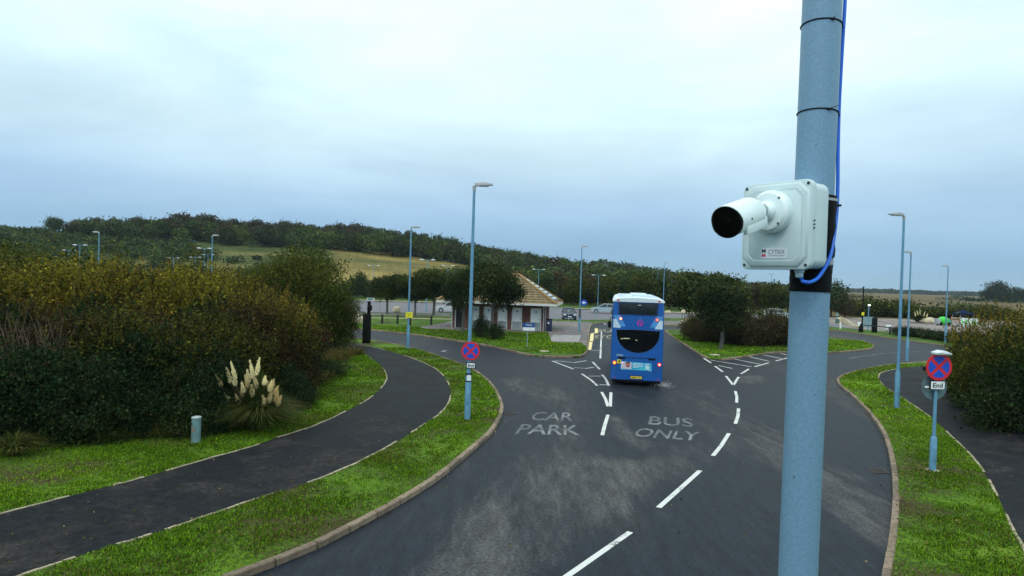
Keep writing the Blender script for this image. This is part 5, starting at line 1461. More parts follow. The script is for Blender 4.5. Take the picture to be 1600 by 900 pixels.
# ---------------------------------------------------------------- yard things at the right
g = G(1474, 508.5, 0)
t = thing('green_cart', 'bright green round-bodied cart in the gravel yard', 'cart', (g.x, g.y, 0)); t.scale = (.68, .68, .85)
m_gr = M('bright_green', (.05, .62, .06), .5)
MB().lathe([(.3, -1.0), (.62, -.8), (.75, 0), (.62, .8), (.3, 1.0)], (-.1, 0, .85), (1, 0, 0), n=14).build('tank', m_gr, t)
MB().box((1.1, 0, .7), (.8, 1.2, .8)).build('engine_box', M('teal_box', (.05, .33, .25), .5), t, bevel=.05)
MB().box((-1.35, 0, .7), (.8, 1.2, .9)).build('front_box', m_lampgrey, t, bevel=.05)
for x in (-.9, .9):
    for y in (-.6, .6): MB().lathe([(.3, -.1), (.3, .1)], (x, y, .3), (0, 1, 0), n=14).build('wheel', m_blk, t)
g = G(1514, 509.5, 0)
t = thing('banner_hoarding', 'white hoarding printed with bright green lettering in the gravel yard', 'hoarding', (g.x, g.y, 0))
MB().box((0, 0, .65), (2.7, .06, 1.1)).build('panel', m_whiteplate, t)
for k in range(5): MB().prism([(0, 0), (.3, 0), (.42, .7), (.25, .7)] if k % 2 else [(0, .7), (.18, .7), (.4, 0), (.2, 0)], (-1.25 + k * .5, -.033, .3), AX, AZ, AN, .004).build('green_stripe', m_gr, t)
for x in (-1.2, 1.2): MB().box((x, .08, .6), (.08, .08, 1.2)).build('leg', m_galv_thin, t)
g = G(1504, 503, 0)
t = thing('gazebo', 'small dark blue canopy shelter behind the green hoarding', 'gazebo', (g.x, g.y, 0)); t.scale = (.75, .75, .8)
m_cb = M('canopy_blue', (.004, .012, .05), .8, spec=.1)
MB().add([(-1.5, -1.5, 1.9), (1.5, -1.5, 1.9), (1.5, 1.5, 1.9), (-1.5, 1.5, 1.9), (0, 0, 2.7), (-1.5, -1.5, 1.6), (1.5, -1.5, 1.6), (1.5, 1.5, 1.6), (-1.5, 1.5, 1.6)],
         [(0, 1, 4), (1, 2, 4), (2, 3, 4), (3, 0, 4), (0, 1, 6, 5), (1, 2, 7, 6), (2, 3, 8, 7), (3, 0, 5, 8)]).build('canopy', m_cb, t, smooth=0)
for x in (-1.45, 1.45):
    for y in (-1.45, 1.45): MB().box((x, y, .85), (.06, .06, 1.7)).build('leg', m_lampgrey, t)
g = G(1495, 506.5, 0)
t = thing('barrier_frame', 'small red and white barrier frame left of the green hoarding', 'barrier', (g.x, g.y, 0))
for x in (-.9, .9): MB().box((x, 0, .6), (.1, .1, 1.2)).build('leg', M('orange_leg', (.5, .12, .03), .6), t)
for z in (.5, 1.0): MB().box((0, -.07, z), (2.0, .03, .18)).build('board', M('pinkish_board', (.45, .33, .3), .6), t)

# ---------------------------------------------------------------- cars
def car(name, label, loc, rz, color, kind='hatch'):
    paint = M('car_paint_' + color[0], color[1], .35, .3, var=.05, coat=.4)
    glass = bpy.data.materials.get('car_glass') or M('car_glass', (.02, .03, .035), .1)
    t = thing(name, label, 'car', loc, rz)
    L = 4.2; hw = .86
    prof = [(-2.1, .32), (-2.12, .62), (-2.02, .95), (-1.35, 1.0), (1.0, .98), (1.85, .86), (2.1, .66), (2.12, .34)]
    top = [(-1.95, .96), (-1.55, 1.42), (-.9, 1.50), (.2, 1.46), (1.05, .98)] if kind != '4x4' else [(-2.0, .98), (-1.85, 1.62), (-.9, 1.74), (.2, 1.70), (.85, 1.0)]
    def arch(cx, n=8, r=.38): return [(cx + r * math.cos(math.pi * k / n), .3 + r * math.sin(math.pi * k / n)) for k in range(n + 1)]
    low = prof + arch(1.32)[::1] + arch(-1.3)[::1]
    bm = MB()
    n = len(low)
    vs = []
    for s, k in ((-1, 1), (1, 1)):
        for x, z in low: vs.append((x, s * hw * (1 - .06 * max(0, z - .7)) * (1 - .05 * (abs(x) / 2.1) ** 4), z))
    bm.add(vs, [tuple(range(n)), tuple(range(2 * n - 1, n - 1, -1))] + [(k, (k + 1) % n, n + (k + 1) % n, n + k) for k in range(n)])
    body = bm.build('body', paint, t, tri=True, smooth=30)
    m = len(top); vs = []
    for s in (-1, 1):
        for x, z in top: vs.append((x, s * (hw - .04 - .26 * (z - .96)), z))
    gh_ = MB().add(vs, [tuple(range(m)), tuple(range(2 * m - 1, m - 1, -1))] + [(k, (k + 1) % m, m + (k + 1) % m, m + k) for k in range(m)]).build('glasshouse', glass, t, smooth=20)
    zt = max(z for x, z in top); x0, x1 = top[1][0] - .02, top[3][0] + .05
    MB().box(((x0 + x1) / 2, 0, zt - .01), (x1 - x0, 1.22, .07)).build('roof', paint, t, bevel=.03)
    for s in (-1, 1):
        a0 = hw - .02
        for (xa, za), (xb, zb) in ((top[0], top[1]), (top[3], top[4]), ((-.35, .98), (-.38, zt - .03))):
            MB().tube([(xa, s * (hw - .03 - .26 * (za - .96)), za), (xb, s * (hw - .03 - .26 * (zb - .96)), zb)], .035, 5).build('pillar', paint, t)
        MB().box((2.02, s * .62, .72), (.16, .34, .14)).build('headlight', m_whiteplate, t, bevel=.02)
        MB().box((-2.06, s * .66, .78), (.08, .26, .2)).build('tail_light', m_red, t, bevel=.02)
        MB().box((.75, s * (hw + .06), 1.02), (.12, .16, .12)).build('wing_mirror', paint, t, bevel=.02)
    for x in (1.32, -1.3):
        for s in (-1, 1):
            w = MB().lathe([(.2, -.1), (.31, -.1), (.33, -.06), (.33, .06), (.31, .1), (.2, .1)], (x, s * (hw - .1), .32), (0, 1, 0), n=18).build('wheel', m_blk, t)
            MB().lathe([(.02, -.105), (.2, -.1), (.2, .1), (.02, .105)], (x, s * (hw - .1), .32), (0, 1, 0), n=14).build('rim', m_lampgrey, w)
    MB().box((2.12, 0, .5), (.03, .5, .12)).build('number_plate', m_whiteplate, t)
    MB().box((2.1, 0, .72), (.03, .8, .12)).build('grille', m_blk, t)
    MB().box((-2.13, 0, .6), (.03, .5, .12)).build('number_plate', m_yel, t)
    return t
g = G(891, 501, 0); car('parked_car', 'dark blue hatchback facing the camera beside the toilet block', (g.x, g.y + 2, .0), R(-92), ('navy', (.015, .035, .085)))
g = G(946, 490, 0); car('parked_car', 'silver-blue car parked side-on left of the bus', (g.x, g.y + 1, .0), R(172), ('silver_blue', (.36, .46, .52)))
g = G(695, 488, 0); car('parked_car', 'white 4x4 peeping out behind the left end of the toilet block', (g.x + .8, g.y, .0), R(184), ('white', (.6, .64, .66)), '4x4')
g = G(1226, 499, 0); car('parked_car', 'silver car half hidden by the hedge left of the camera pole', (g.x, g.y + 3, .0), R(3), ('silver', (.4, .44, .48)))

# ---------------------------------------------------------------- double-decker bus
def bus():
    g = G(993.5, 603.5, 0)
    t = thing('double_decker_bus', 'blue double-decker bus driving away, seen from behind', 'bus', (g.x, g.y, 0), R(-8.8))
    mb_ = M('bus_blue', (.002, .088, .36), .35, var=.06, scale=1.5, coat=.3); mbd = M('bus_blue_dark', (.004, .03, .14), .4)
    mw = M('bus_roof_white', (.60, .70, .76), .5, var=.05); mlb = M('bus_light_blue', (.07, .28, .62), .35); mpw = M('bus_pale_white', (.50, .66, .78), .4)
    gl = M('bus_glass', (.003, .004, .006), .12, var=.3, scale=2, spec=.15); gl2 = M('bus_upper_glass', (.016, .024, .028), .2, var=.3, scale=3, spec=.2)
    hw, Lb = 1.25, 10.8
    def section(y, ins, ztop=4.24, zb=.30):
        w = hw - ins; r = .22; pts = [(-w, zb), (-w, 1.0), (-w, 2.0), (-w + .01, 3.0), (-w + .03, ztop - r)]
        for k in range(1, 6):
            a = math.pi - k * math.pi / 10; pts.append((-w + .03 + r + r * math.cos(a), ztop - r + r * math.sin(a) * 1.0 - ins * .6))
        pts += [(-x, z) for x, z in pts[::-1]]
        return [(x, y, z) for x, z in pts]
    secs = [section(0, .07), section(.05, .02), section(.16, 0), section(Lb - .35, 0), section(Lb - .08, .05), section(Lb, .16)]
    n = len(secs[0]); vs = [p for s_ in secs for p in s_]
    fs = [tuple(range(n)), tuple((len(secs) - 1) * n + k for k in range(n))[::-1]]
    for i in range(len(secs) - 1):
        for k in range(n): fs.append((i * n + k, i * n + (k + 1) % n, (i + 1) * n + (k + 1) % n, (i + 1) * n + k))
    body = MB().add(vs, fs).build('body', mb_, t, smooth=40)
    # white roof: cap over the top with a lip at the rear
    rp = []
    rs_ = [(-.04, .06, -.03), (.05, .0, 0), (3, 0, .04), (Lb - .5, 0, .02), (Lb + .01, .15, -.1)]
    for y, ins, dz in rs_:
        w = 1.255 - ins
        rp += [(x, y, z + dz) for x, z in ((-w, 4.10), (-w + .02, 4.15), (-w + .10, 4.21), (-w + .35, 4.27), (0, 4.31), (w - .35, 4.27), (w - .10, 4.21), (w - .02, 4.15), (w, 4.10))]
    fs = [tuple(range(9)), tuple(36 + k for k in range(9))[::-1]] + [(i * 9 + k, i * 9 + (k + 1) % 9, (i + 1) * 9 + (k + 1) % 9, (i + 1) * 9 + k) for i in range(4) for k in range(9)]
    rf = MB().add(rp, fs).build('roof', mw, t, smooth=40)
    for y in (2.0, 6.5): MB().box((.15, y, 4.37), (.9, .7, .12)).build('roof_hatch', mw, rf, bevel=.03)
    for y in np.arange(.9, 10, 1.15): MB().box((0, y, 4.315), (2.0, .05, .03)).build('roof_rib', mw, rf)
    for s in (-1, 1): MB().box((s * .98, -.04, 4.03), (.09, .05, .07)).build('marker_lamp', m_red, rf)
    E = lambda poly, nm, mat, d=.012, y=-.0, par=None, **k: MB().prism(poly, (0, y, 0), AX, AZ, AN, d).build(nm, mat, par or t, **k)
    E([(-1.08, 3.86), (1.08, 3.86), (1.10, 3.95), (-1.10, 3.95)], 'dark_strip', m_blk, .004)  # black strip across the rear just below the roof cap
    E([(-.95, 3.16), (.95, 3.16), (.98, 3.80), (-.98, 3.80)], 'window_surround', mbd, .006)
    uw = E([(-.88, 3.22), (.86, 3.22), (.90, 3.74), (-.92, 3.74)], 'upper_rear_window', gl2, .016, bevel=.005)
    MB().box((.05, -.02, 3.70), (.16, .01, .02)).build('wiper_mark', m_whiteplate, uw)
    for s in (-1, 1):
        E([(s * 1.17, 3.12), (s * 1.17, 3.20), (s * .86, 3.20), (s * .58, 2.66), (s * .86, 2.66)], 'livery_light_blue', mlb, .004, smooth=0)
        E([(s * 1.175, 3.02), (s * 1.03, 3.02), (s * .80, 2.60), (s * 1.175, 2.60)], 'livery_white', mpw, .006, smooth=0)
        # livery carries round the side
        q = MB().prism([(0, 2.6), (2.0, 2.6), (2.0, 3.02), (0, 3.02)], (s * 1.247, .17, 0), (0, 1, 0), (0, 0, 1), (s, 0, 0), .006).build('livery_white', mpw, t)
    m_lr = M('lit_red_lamp', (.6, .01, .01), .3, em=(1, .03, .02), es=.8); m_lc = M('lit_core', (1, .8, .6), .3, em=(1, .55, .35), es=1.3); m_lo = M('lit_amber', (.9, .3, .02), .3, em=(1, .38, .04), es=1.6)
    def lampr(x, z, r, core, cm):
        l = MB().lathe([(r, 0), (r, .03), (r * .9, .045)], (x, 0, z), (0, -1, 0), n=20).build('tail_light', m_lr, t)
        MB().lathe([(core, 0), (core, .012)], (x, -.045, z), (0, -1, 0), n=16).build('bulb', cm, l)
        MB().lathe([(r * 1.2, 0), (r * 1.2, .01)], (x, 0, z), (0, -1, 0), n=20).build('lamp_bezel', mbd, l)
    lampr(-.83, 3.02, .075, .055, m_lc); lampr(.90, 3.02, .075, .03, m_lc)
    lampr(-1.06, .98, .09, .065, m_lo); lampr(1.08, .98, .09, .045, m_lc)
    for x in (-1.05, 1.04):
        MB().lathe([(.045, 0), (.045, .012)], (x, 0, .74), (0, -1, 0), n=12).build('reflector', m_screw, t)
        MB().lathe([(.035, 0), (.035, .012)], (x * .99, 0, .45), (0, -1, 0), n=12).build('reflector', m_red, t)
    # operator's roundel
    mg = M('magenta', (.42, .02, .30), .4)
    lg = E([(x + .1, z + 2.86) for x, z in disc(.15, 28)], 'logo_disc', mg, .010)
    words(lg, 'f', (.10, -.011, 2.86), .14, .24, mb_, bold=.03, name='logo_letter')
    MB().box((.10, -.012, 2.89), (.2, .003, .03)).build('logo_bar', mb_, lg)
    MB().box((.10, -.008, 3.05), (.06, .006, .03)).build('badge', m_lampgrey, t)
    # big shield-shaped engine window
    pts = []
    for k in range(25):
        a = math.pi + math.pi * k / 24
        pts.append((.02 + 1.02 * math.cos(a), 2.42 + .93 * math.sin(a)))
    pts = [(-1.02, 2.57)] + pts + [(1.06, 2.57)] + [(1.0 - 2.0 * k / 10 + .02, 2.56 + .035 * math.sin(math.pi * k / 10)) for k in range(1, 10)]
    big = [((x - .02) * 1.03 + .02, 2.1 + (z - 2.1) * 1.035) for x, z in pts]
    E(big, 'window_seal', M('bus_seal_blue', (.03, .11, .30), .4), .006, smooth=0)
    lw = E(pts, 'lower_rear_window', gl, .014, smooth=0)
    for i, (x, z, w) in enumerate(((-.52, 2.16, .3), (-.75, 2.14, .1), (-.05, 2.1, .08))):
        MB().box((x, -.016, z), (w, .003, .03)).build('cabin_light', M('cabin_glow', (.5, .5, .35), .5, em=(.8, .8, .5), es=.35), lw)
    words(t, '33704', (-.83, -.012, 1.26), .30, .085, M('fleet_number', (.45, .6, .66), .5), name='fleet_number')
    # vents and panel lines
    for x, w in ((-.72, .34), (.72, .34)): MB().box((x, -.006, 1.10), (w, .012, .1)).build('vent', m_blk, t)
    MB().box((0, -.004, 1.14), (1.2, .008, .05)).build('grille', mbd, t)
    MB().box((0, -.003, .36), (2.2, .006, .012)).build('panel_line', mbd, t)
    MB().box((0, -.003, .66), (1.9, .006, .010)).build('panel_line', mbd, t)
    for x in (-.93, .93): MB().box((x, -.003, .68), (.010, .006, .6)).build('panel_line', mbd, t)
    # yellow flag sticker
    ys_ = MB().box((-.84, -.012, 1.045), (.18, .02, .18)).build('yellow_sticker', m_yel, t)
    MB().prism([(-.03, -.06), (.03, -.05), (.03, .02), (.055, .04), (0, .07), (-.05, .03)], (-.83, -.024, 1.045), AX, AZ, AN, .002).build('black_arrow', m_blk, ys_, smooth=0)
    # advertisement
    m_ad = M('advert_cyan', (.02, .28, .55), .35, rgb2=(.06, .50, .66), scale=3); m_adw = M('advert_pale', (.52, .50, .60), .4, rgb2=(.62, .5, .58), scale=6)
    ad = E([(-.76, .66), (.72, .66), (.72, 1.03), (-.76, 1.06)], 'advert_panel', m_ad, .012, smooth=0)
    E([(-.74, .71), (-.24, .70), (-.24, 1.04), (-.74, 1.05)], 'advert_picture', m_adw, .004, -.012, ad, smooth=0)
    sk = M('printed_skin', (.42, .16, .12), .6); hr_ = M('printed_hair', (.04, .02, .02), .6)
    E([(-.42 + .105 * math.cos(a), .90 + .12 * math.sin(a)) for a in np.linspace(0, 6.283, 15)[:-1]], 'printed_head', sk, .003, -.016, ad, smooth=0)
    E([(-.53, .95), (-.50, 1.03), (-.40, 1.045), (-.31, 1.03), (-.30, .95), (-.36, .99), (-.45, .985)], 'printed_hair', hr_, .003, -.0185, ad, smooth=0)
    E([(-.44, .82), (-.34, .82), (-.36, .86), (-.42, .86)], 'printed_beard', hr_, .003, -.0185, ad, smooth=0)
    mtx = M('advert_white_print', (.55, .72, .80), .5)
    for z, a, b in ((.97, -.18, .28), (.91, -.18, .34), (.85, -.18, .30), (.79, -.18, .10)): E([(a, z), (b, z), (b, z + .03), (a, z + .03)], 'printed_line', mtx, .003, -.012, ad, smooth=0)
    E([(.42, .96), (.62, .96), (.66, 1.0), (.40, 1.0)], 'printed_badge', mtx, .003, -.012, ad, smooth=0)
    E([(.44, .72), (.60, .72), (.62, .92), (.42, .92)], 'printed_cup', mtx, .003, -.012, ad, smooth=0)
    E([(.55, .665), (.70, .665), (.70, .69), (.55, .69)], 'printed_line', mtx, .003, -.012, ad, smooth=0)
    MB().lathe([(.035, 0), (.035, .01)], (-.68, -.02, 1.0), (0, -1, 0), n=12).build('pink_lamp', M('pink_lamp', (.8, .5, .6), .5, em=(1, .6, .7), es=.6), t)
    # number plate
    pl = E([(-.27, .475), (.27, .475), (.27, .59), (-.27, .59)], 'number_plate', M('plate_yellow', (.75, .55, .04), .45), .014, smooth=0)
    words(pl, 'SN09 CAU', (0, -.016, .532), .46, .07, m_blk, bold=.01)
    MB().box((0, -.006, .532), (.64, .010, .20)).build('plate_recess', mbd, t)
    # skirt, underside, wheels
    MB().box((0, Lb / 2, .33), (2.3, Lb - .5, .3)).build('chassis', m_black, t)
    MB().box((0, .14, .24), (2.3, .2, .14)).build('bumper', m_black, t, bevel=.02)
    for y in (2.75, 8.6):
        for s in (-1, 1):
            w = MB().lathe([(.28, -.14), (.46, -.14), (.49, -.1), (.49, .1), (.46, .14), (.28, .14)], (s * 1.08, y, .49), (1, 0, 0), n=28).build('wheel', m_blk, t)
            MB().lathe([(.06, -.15), (.28, -.12), (.28, .12), (.06, .15)], (s * 1.08, y, .49), (1, 0, 0), n=18).build('rim', m_lampgrey, w)
            arch = [(y + .62 * math.cos(a), .31 + .72 * math.sin(a)) for a in np.linspace(0, math.pi, 13)]
            MB().prism(arch, (s * 1.245, 0, 0), (0, 1, 0), (0, 0, 1), (s, 0, 0), .006).build('wheel_arch', m_black, t, smooth=0)
    for y in (2.75,):
        for s in (-1, 1): MB().lathe([(.28, -.1), (.48, -.1), (.48, .1), (.28, .1)], (s * .78, y, .49), (1, 0, 0), n=20).build('inner_tyre', m_blk, t)
    for s in (-1, 1):
        for z0, z1, y0 in ((3.15, 3.75, .5), (1.35, 2.25, 2.0)):
            k = 0; y = y0
            while y + 1.3 < Lb - .25:
                MB().prism([(y, z0), (y + 1.3, z0), (y + 1.3, z1), (y, z1)], (s * 1.242, 0, 0), (0, 1, 0), (0, 0, 1), (s, 0, 0), .014).build('side_window', gl, t, smooth=0)
                y += 1.42
        am = MB().tube([(s * 1.2, Lb - .15, 2.7), (s * 1.42, Lb + .12, 2.72), (s * 1.46, Lb + .12, 2.4)], .02, 6).build('mirror_arm', m_blk, t)
        MB().box((s * 1.46, Lb + .1, 2.28), (.22, .12, .42)).build('mirror_glass', m_blk, am, bevel=.03)
        MB().lathe([(.04, 0), (.04, .03)], (s * 1.25, 5.2, 1.05), (s, 0, 0), n=10).build('side_marker', m_lo if s < 0 else m_lr, t)
    for i in range(8): pass
    E2 = MB().prism([(-1.0, 1.3), (1.0, 1.3), (1.05, 2.6), (-1.05, 2.6)], (0, Lb, 0), AX, AZ, (0, 1, 0), .01).build('windscreen', gl, t)
    MB().prism([(-1.0, 3.1), (1.0, 3.1), (1.0, 3.8), (-1.0, 3.8)], (0, Lb, 0), AX, AZ, (0, 1, 0), .01).build('upper_windscreen', gl, t)
    zi = [0, .45, .532, .60, .66, 1.06, 1.10, 1.14, 1.26, 2.1, 2.9, 3.02, 3.5, 3.9, 4.03, 5]
    zs = [0, -.08, -.11, .05, .11, .12, .24, .24, .21, .13, .21, .23, .26, .20, .12, 0]
    for c in [x for x in t.children_recursive if x.type == 'MESH' and x.name.split('.')[0] not in ('body', 'roof', 'bumper', 'chassis')]:
        me = c.data
        if all(v.co.y < .06 for v in me.vertices):
            zc = (min(v.co.z for v in me.vertices) + max(v.co.z for v in me.vertices)) / 2
            sh_ = float(np.interp(zc, zi, zs))
            for v in me.vertices: v.co.z += sh_
    return t
bus()
g = G(1037, 604, 0); n = 700
q = np.stack([g.x + nr.normal(0, .22, n), g.y + nr.normal(.1, .3, n), np.abs(nr.normal(0, .09, n)) + .01], 1)
tag(leaf_mesh('wheel_spray', q, nr.uniform(.012, .04, n), np.full((n, 3), .7), .8, m_plume), 'fine white water spray behind the rear right wheel of the bus', 'spray', kind='stuff')

# ---------------------------------------------------------------- the near column with the CCTV camera
Pc = AT(1265.5, 455, 2.4)
lean = 0.0055
rp_ = .0652
def pc(z): return Vector((Pc.x + lean * (z - Pc.z), Pc.y, z))
t = thing('camera_column', 'thick blue-grey steel column close to the viewer carrying the camera box', 'column', pc(0.1))
o_ = pc(.1)
MB().tube([pc(.05) - o_, pc(1.3) - o_], .09, 40).build('base_column', m_pole, t)
MB().tube([pc(1.3) - o_, pc(4.4) - o_, pc(5.2) - o_, pc(8.2) - o_], [rp_, rp_, rp_, rp_], 56).build('shaft', m_pole, t)
MB().lathe([(.085, 0), (.085, .03), (.04, .05)], pc(8.2) - o_, n=30).build('cap', m_blk, t)

for px, py, r_ in ((1234, 741, .0035), (1262, 612, .0022), (1248, 560, .0018), (1270, 812, .002), (1285, 120, .002), (1262, 232, .0022), (1256, 690, .0015)):
    q = AT(px, py, 2.4); c_ = pc(q.z); lx = q.x - c_.x
    if abs(lx) < rp_ * .95:
        nn = Vector((lx, -math.sqrt(rp_ ** 2 - lx ** 2), 0)).normalized()
        MB().lathe([(r_, -.0005), (r_ * .8, .0006)], c_ + nn * rp_ - o_, nn, n=9).build('rust_spot', bpy.data.materials.get('rust_spot') or M('rust_spot', (.10, .07, .05), .9), t)
nrm = Vector((-math.sin(R(54)), -math.cos(R(54)), 0)); rr_ = Vector((-nrm.y, nrm.x, 0)) * -1
rr_ = Vector((.588, -.809, 0)).normalized(); zz = Vector((0, 0, 1))
# vertical placement: face centre seen at photo row 351
fc = pc(5) + nrm * (rp_ + .018 + .095)
d = ray(1219, 351.5); fz = CAMZ + d.z / d.y * fc.y
fc = Vector((fc.x, fc.y, fz)) + Vector((.588, -.809, 0)).normalized() * -.034
bx = thing('camera_enclosure', 'pale plastic junction box strapped to the near column, with a white sticker', 'junction box', fc)
Z3 = Vector((0, 0, 0))
w_, h_ = .262, .298
MB().prism(rrect(w_ - .012, h_ - .012, .03, 6), nrm * -.118, rr_, zz, nrm, .085).build('box_body', m_boxw, bx, bevel=.004)
lid = MB()
# lid: rim plate, then a raised panel with chamfered corners
lid.prism(rrect(w_, h_, .026, 6), nrm * -.033, rr_, zz, nrm, .026)
ld = lid.build('lid', m_boxw, bx, bevel=.005)
cx = .036
def octo(w, h, c): return [(w / 2, h / 2 - c), (w / 2 - c, h / 2), (-w / 2 + c, h / 2), (-w / 2, h / 2 - c), (-w / 2, -h / 2 + c), (-w / 2 + c, -h / 2), (w / 2 - c, -h / 2), (w / 2, -h / 2 + c)]
rpn = MB(); A = octo(w_ - .014, h_ - .012, cx); B = octo(w_ - .032, h_ - .030, cx * .8)
vs = [rr_ * a + zz * b - nrm * .0068 for a, b in A] + [rr_ * a + zz * b for a, b in B]
rpn.add(vs, [tuple(range(8, 16))] + [(k, (k + 1) % 8, 8 + (k + 1) % 8, 8 + k) for k in range(8)] + [tuple(range(7, -1, -1))])
rpn.build('raised_panel', m_boxw, ld, bevel=.002)
lip = MB()
for a_ in (w_ - .05,):
    C = octo(a_, h_ - .05, cx * .7); D = octo(a_ - .006, h_ - .056, cx * .68)
    vs = [rr_ * a + zz * b + nrm * .0001 for a, b in C] + [rr_ * a + zz * b + nrm * .0012 for a, b in D] + [rr_ * a + zz * b + nrm * .0001 for a, b in octo(a_ - .014, h_ - .064, cx * .66)]
    lip.add(vs, [(k, (k + 1) % 8, 8 + (k + 1) % 8, 8 + k) for k in range(8)] + [(8 + k, 8 + (k + 1) % 8, 16 + (k + 1) % 8, 16 + k) for k in range(8)])
lip.build('panel_ridge', m_boxw, ld)
for sx in (-1, 1):
    for sz in (-1, 1):
        q = rr_ * (sx * (w_ / 2 - .015)) + zz * (sz * (h_ / 2 - .015)) - nrm * .007
        s1 = MB().lathe([(.0054, 0), (.0054, .0015)], q, nrm, n=16).build('screw', m_screw, ld)
        MB().lathe([(.0028, 0), (.0028, .001)], q + nrm * .0015, nrm, n=6).build('screw_socket', m_blk, s1)
# hinge knuckles on the left edge, slots on the right side
for k in range(4):
    q = rr_ * (-w_ / 2 - .003) + zz * (-.11 + k * .035 - (.02 if k < 2 else -.02)) - nrm * .03
    MB().box(q, (.007, .007, .018)).build('hinge', m_lampgrey, bx, bevel=.001)
MB().box(rr_ * (-w_ / 2 - .003) + zz * .1 - nrm * .03, (.007, .012, .01)).build('hinge', m_blk, bx)
for k in range(3):
    MB().box(rr_ * (w_ / 2 + .001) + zz * (.012 - k * .012) - nrm * (.022), (.004, .010, .004)).build('vent_slot', m_blk, bx)
# sticker
st_c = rr_ * .004 + zz * -.094 + nrm * .0008
st = MB().prism([(-.049, -.018), (.049, -.018), (.049, .018), (-.049, .018)], st_c, rr_, zz, nrm, .0006).build('sticker', M('sticker_white', (.66, .72, .78), .4, var=.02), bx, smooth=0)
o2 = st_c + nrm * .0006
ink = M('ink_navy', (.03, .05, .10), .5)
words(st, 'M', o2 + rr_ * -.0385 + zz * .0080, .0150, .0130, M('ink_black', (.004, .012, .02), .5), rr_, zz, nrm, bold=.035, d=.0004)
words(st, 'M', o2 + rr_ * -.0385 + zz * -.0075, .0150, .0125, M('ink_crimson', (.55, .04, .09), .5), rr_, zz, nrm, bold=.035, d=.0004)
words(st, 'CYTRIX', o2 + rr_ * .010 + zz * .0045, .062, .0145, ink, rr_, zz, nrm, bold=-.004, d=.0004)
words(st, 'TECHNOLOGY', o2 + rr_ * .010 + zz * -.0085, .060, .0045, ink, rr_, zz, nrm, bold=0, d=.0004)
# gland and mounting bracket
gq = rr_ * -.0 + zz * (-h_ / 2 - .002) - nrm * .055
gx = rr_ * .066
MB().lathe([(.016, 0), (.016, .010), (.013, .012), (.013, .024), (.009, .028)], gq + gx + zz * .004, (0, 0, -1), n=12).build('cable_gland', m_boxw, bx, smooth=30)
MB().prism([(-.10, -.09), (.10, -.09), (.10, .09), (-.10, .09)], nrm * -.112, rr_, zz, nrm, .016).build('bracket_plate', m_blk, bx)

# black wrap round the column behind and under the box
def zrow(py, depth=2.33): return AT(1265, py, depth).z
z_lo, z_hi = zrow(456), zrow(303)
t = thing('pole_wrap', 'black rubber wrap around the near column behind and below the box', 'wrap', pc(z_lo))
oo = pc(z_lo)
def ring(z0, z1, r, nm, mat, par, n=48, wobble=0):
    mb = MB(); pts = []
    k = 8
    zs = [z0 + (z1 - z0) * i / k for i in range(k + 1)]
    mb.tube([pc(z) - oo for z in zs], [r + wobble * math.sin(i * 2.1) for i in range(k + 1)], n); return mb.build(nm, mat, par)
ring(z_lo, zrow(414), rp_ + .0035, 'lower_sleeve', m_tape, t, wobble=.0006)
ring(zrow(400), z_hi, rp_ + .009, 'upper_sleeve', m_tape, t, wobble=.002)
ring(zrow(412), zrow(402), rp_ + .006, 'steel_band', m_lampgrey, t)
ring(zrow(312), zrow(308), rp_ + .012, 'steel_band', m_lampgrey, t)
# bulge of tape on the right side
MB().tube([pc(z) - oo + Vector((rp_ * .93, -.006, 0)) for z in [zrow(452), zrow(435), zrow(415), zrow(380), zrow(340), zrow(305)]], [.004, .010, .013, .013, .012, .008], 10).build('tape_fold', m_tape, t)

# blue cable
def onpole(px, py, off): return AT(px, py, 2.4 + off)
cb = [(1321, -60, 0), (1320.5, 0, 0), (1317, 60, 0), (1313.5, 120, 0), (1311, 170, 0), (1309.5, 230, -.01), (1309, 290, -.02), (1307.5, 330, -.03), (1303, 370, -.05), (1297.5, 400, -.075), (1288, 420, -.10), (1277, 435, -.12), (1265, 441, -.135), (1256, 440, -.145), (1252, 438.5, -.16)]
pts = [onpole(*p) for p in cb]
gl_w = fc + gq + gx + zz * -.024
pts = pts[:-1] + [gl_w + Vector((.010, -.005, -.010)), gl_w + Vector((0, 0, .01))]
def cr3(P_, n=8):
    o = []
    for i in range(len(P_) - 1):
        a, b, c, d_ = P_[max(i - 1, 0)], P_[i], P_[i + 1], P_[min(i + 2, len(P_) - 1)]
        for k in range(n):
            t_ = k / n; o.append(.5 * ((2 * b) + (c - a) * t_ + (2 * a - 5 * b + 4 * c - d_) * t_ * t_ + (-a + 3 * b - 3 * c + d_) * t_ ** 3))
    return o + [P_[-1]]
tag(MB().tube(cr3(pts), .0062, 14).build('data_cable', m_cable, smooth=60), 'bright blue data cable running down the near column into the box', 'cable')
# cable ties
def tie(py, tail, label, par_pts):
    z = AT(1290, py, 2.33).z; c = pc(z)
    t = thing('cable_tie', label, 'cable tie', c, 0, 'black cable ties on the near column')
    n = 48; lp = []
    for k in range(n):
        a = 2 * math.pi * k / n; r = rp_ + .0016
        x, y = r * math.cos(a), r * math.sin(a)
        bump = math.exp(-((a - 0.0 if a < math.pi else a - 2 * math.pi) / .16) ** 2) * .0105
        lp.append(Vector((x + bump, y, .004 * math.cos(a + 2.2))))
    MB().tube(lp, .0023, 6, closed=True).build('strap', m_blk, t)
    a = R(-82); hp = Vector((math.cos(a) * (rp_ + .004), math.sin(a) * (rp_ + .004), .001))
    MB().box(hp, (.011, .006, .007)).build('tie_head', m_blk, t, bevel=.001)
    MB().tube([hp, hp + tail], [.0018, .0012], 5).build('tail', m_blk, t)
    return t
tie(31, Vector((.004, -.006, .006)), 'black cable tie highest up on the near column', None)
tie(171, Vector((.026, -.008, .010)), 'black cable tie midway between the top tie and the box', None)
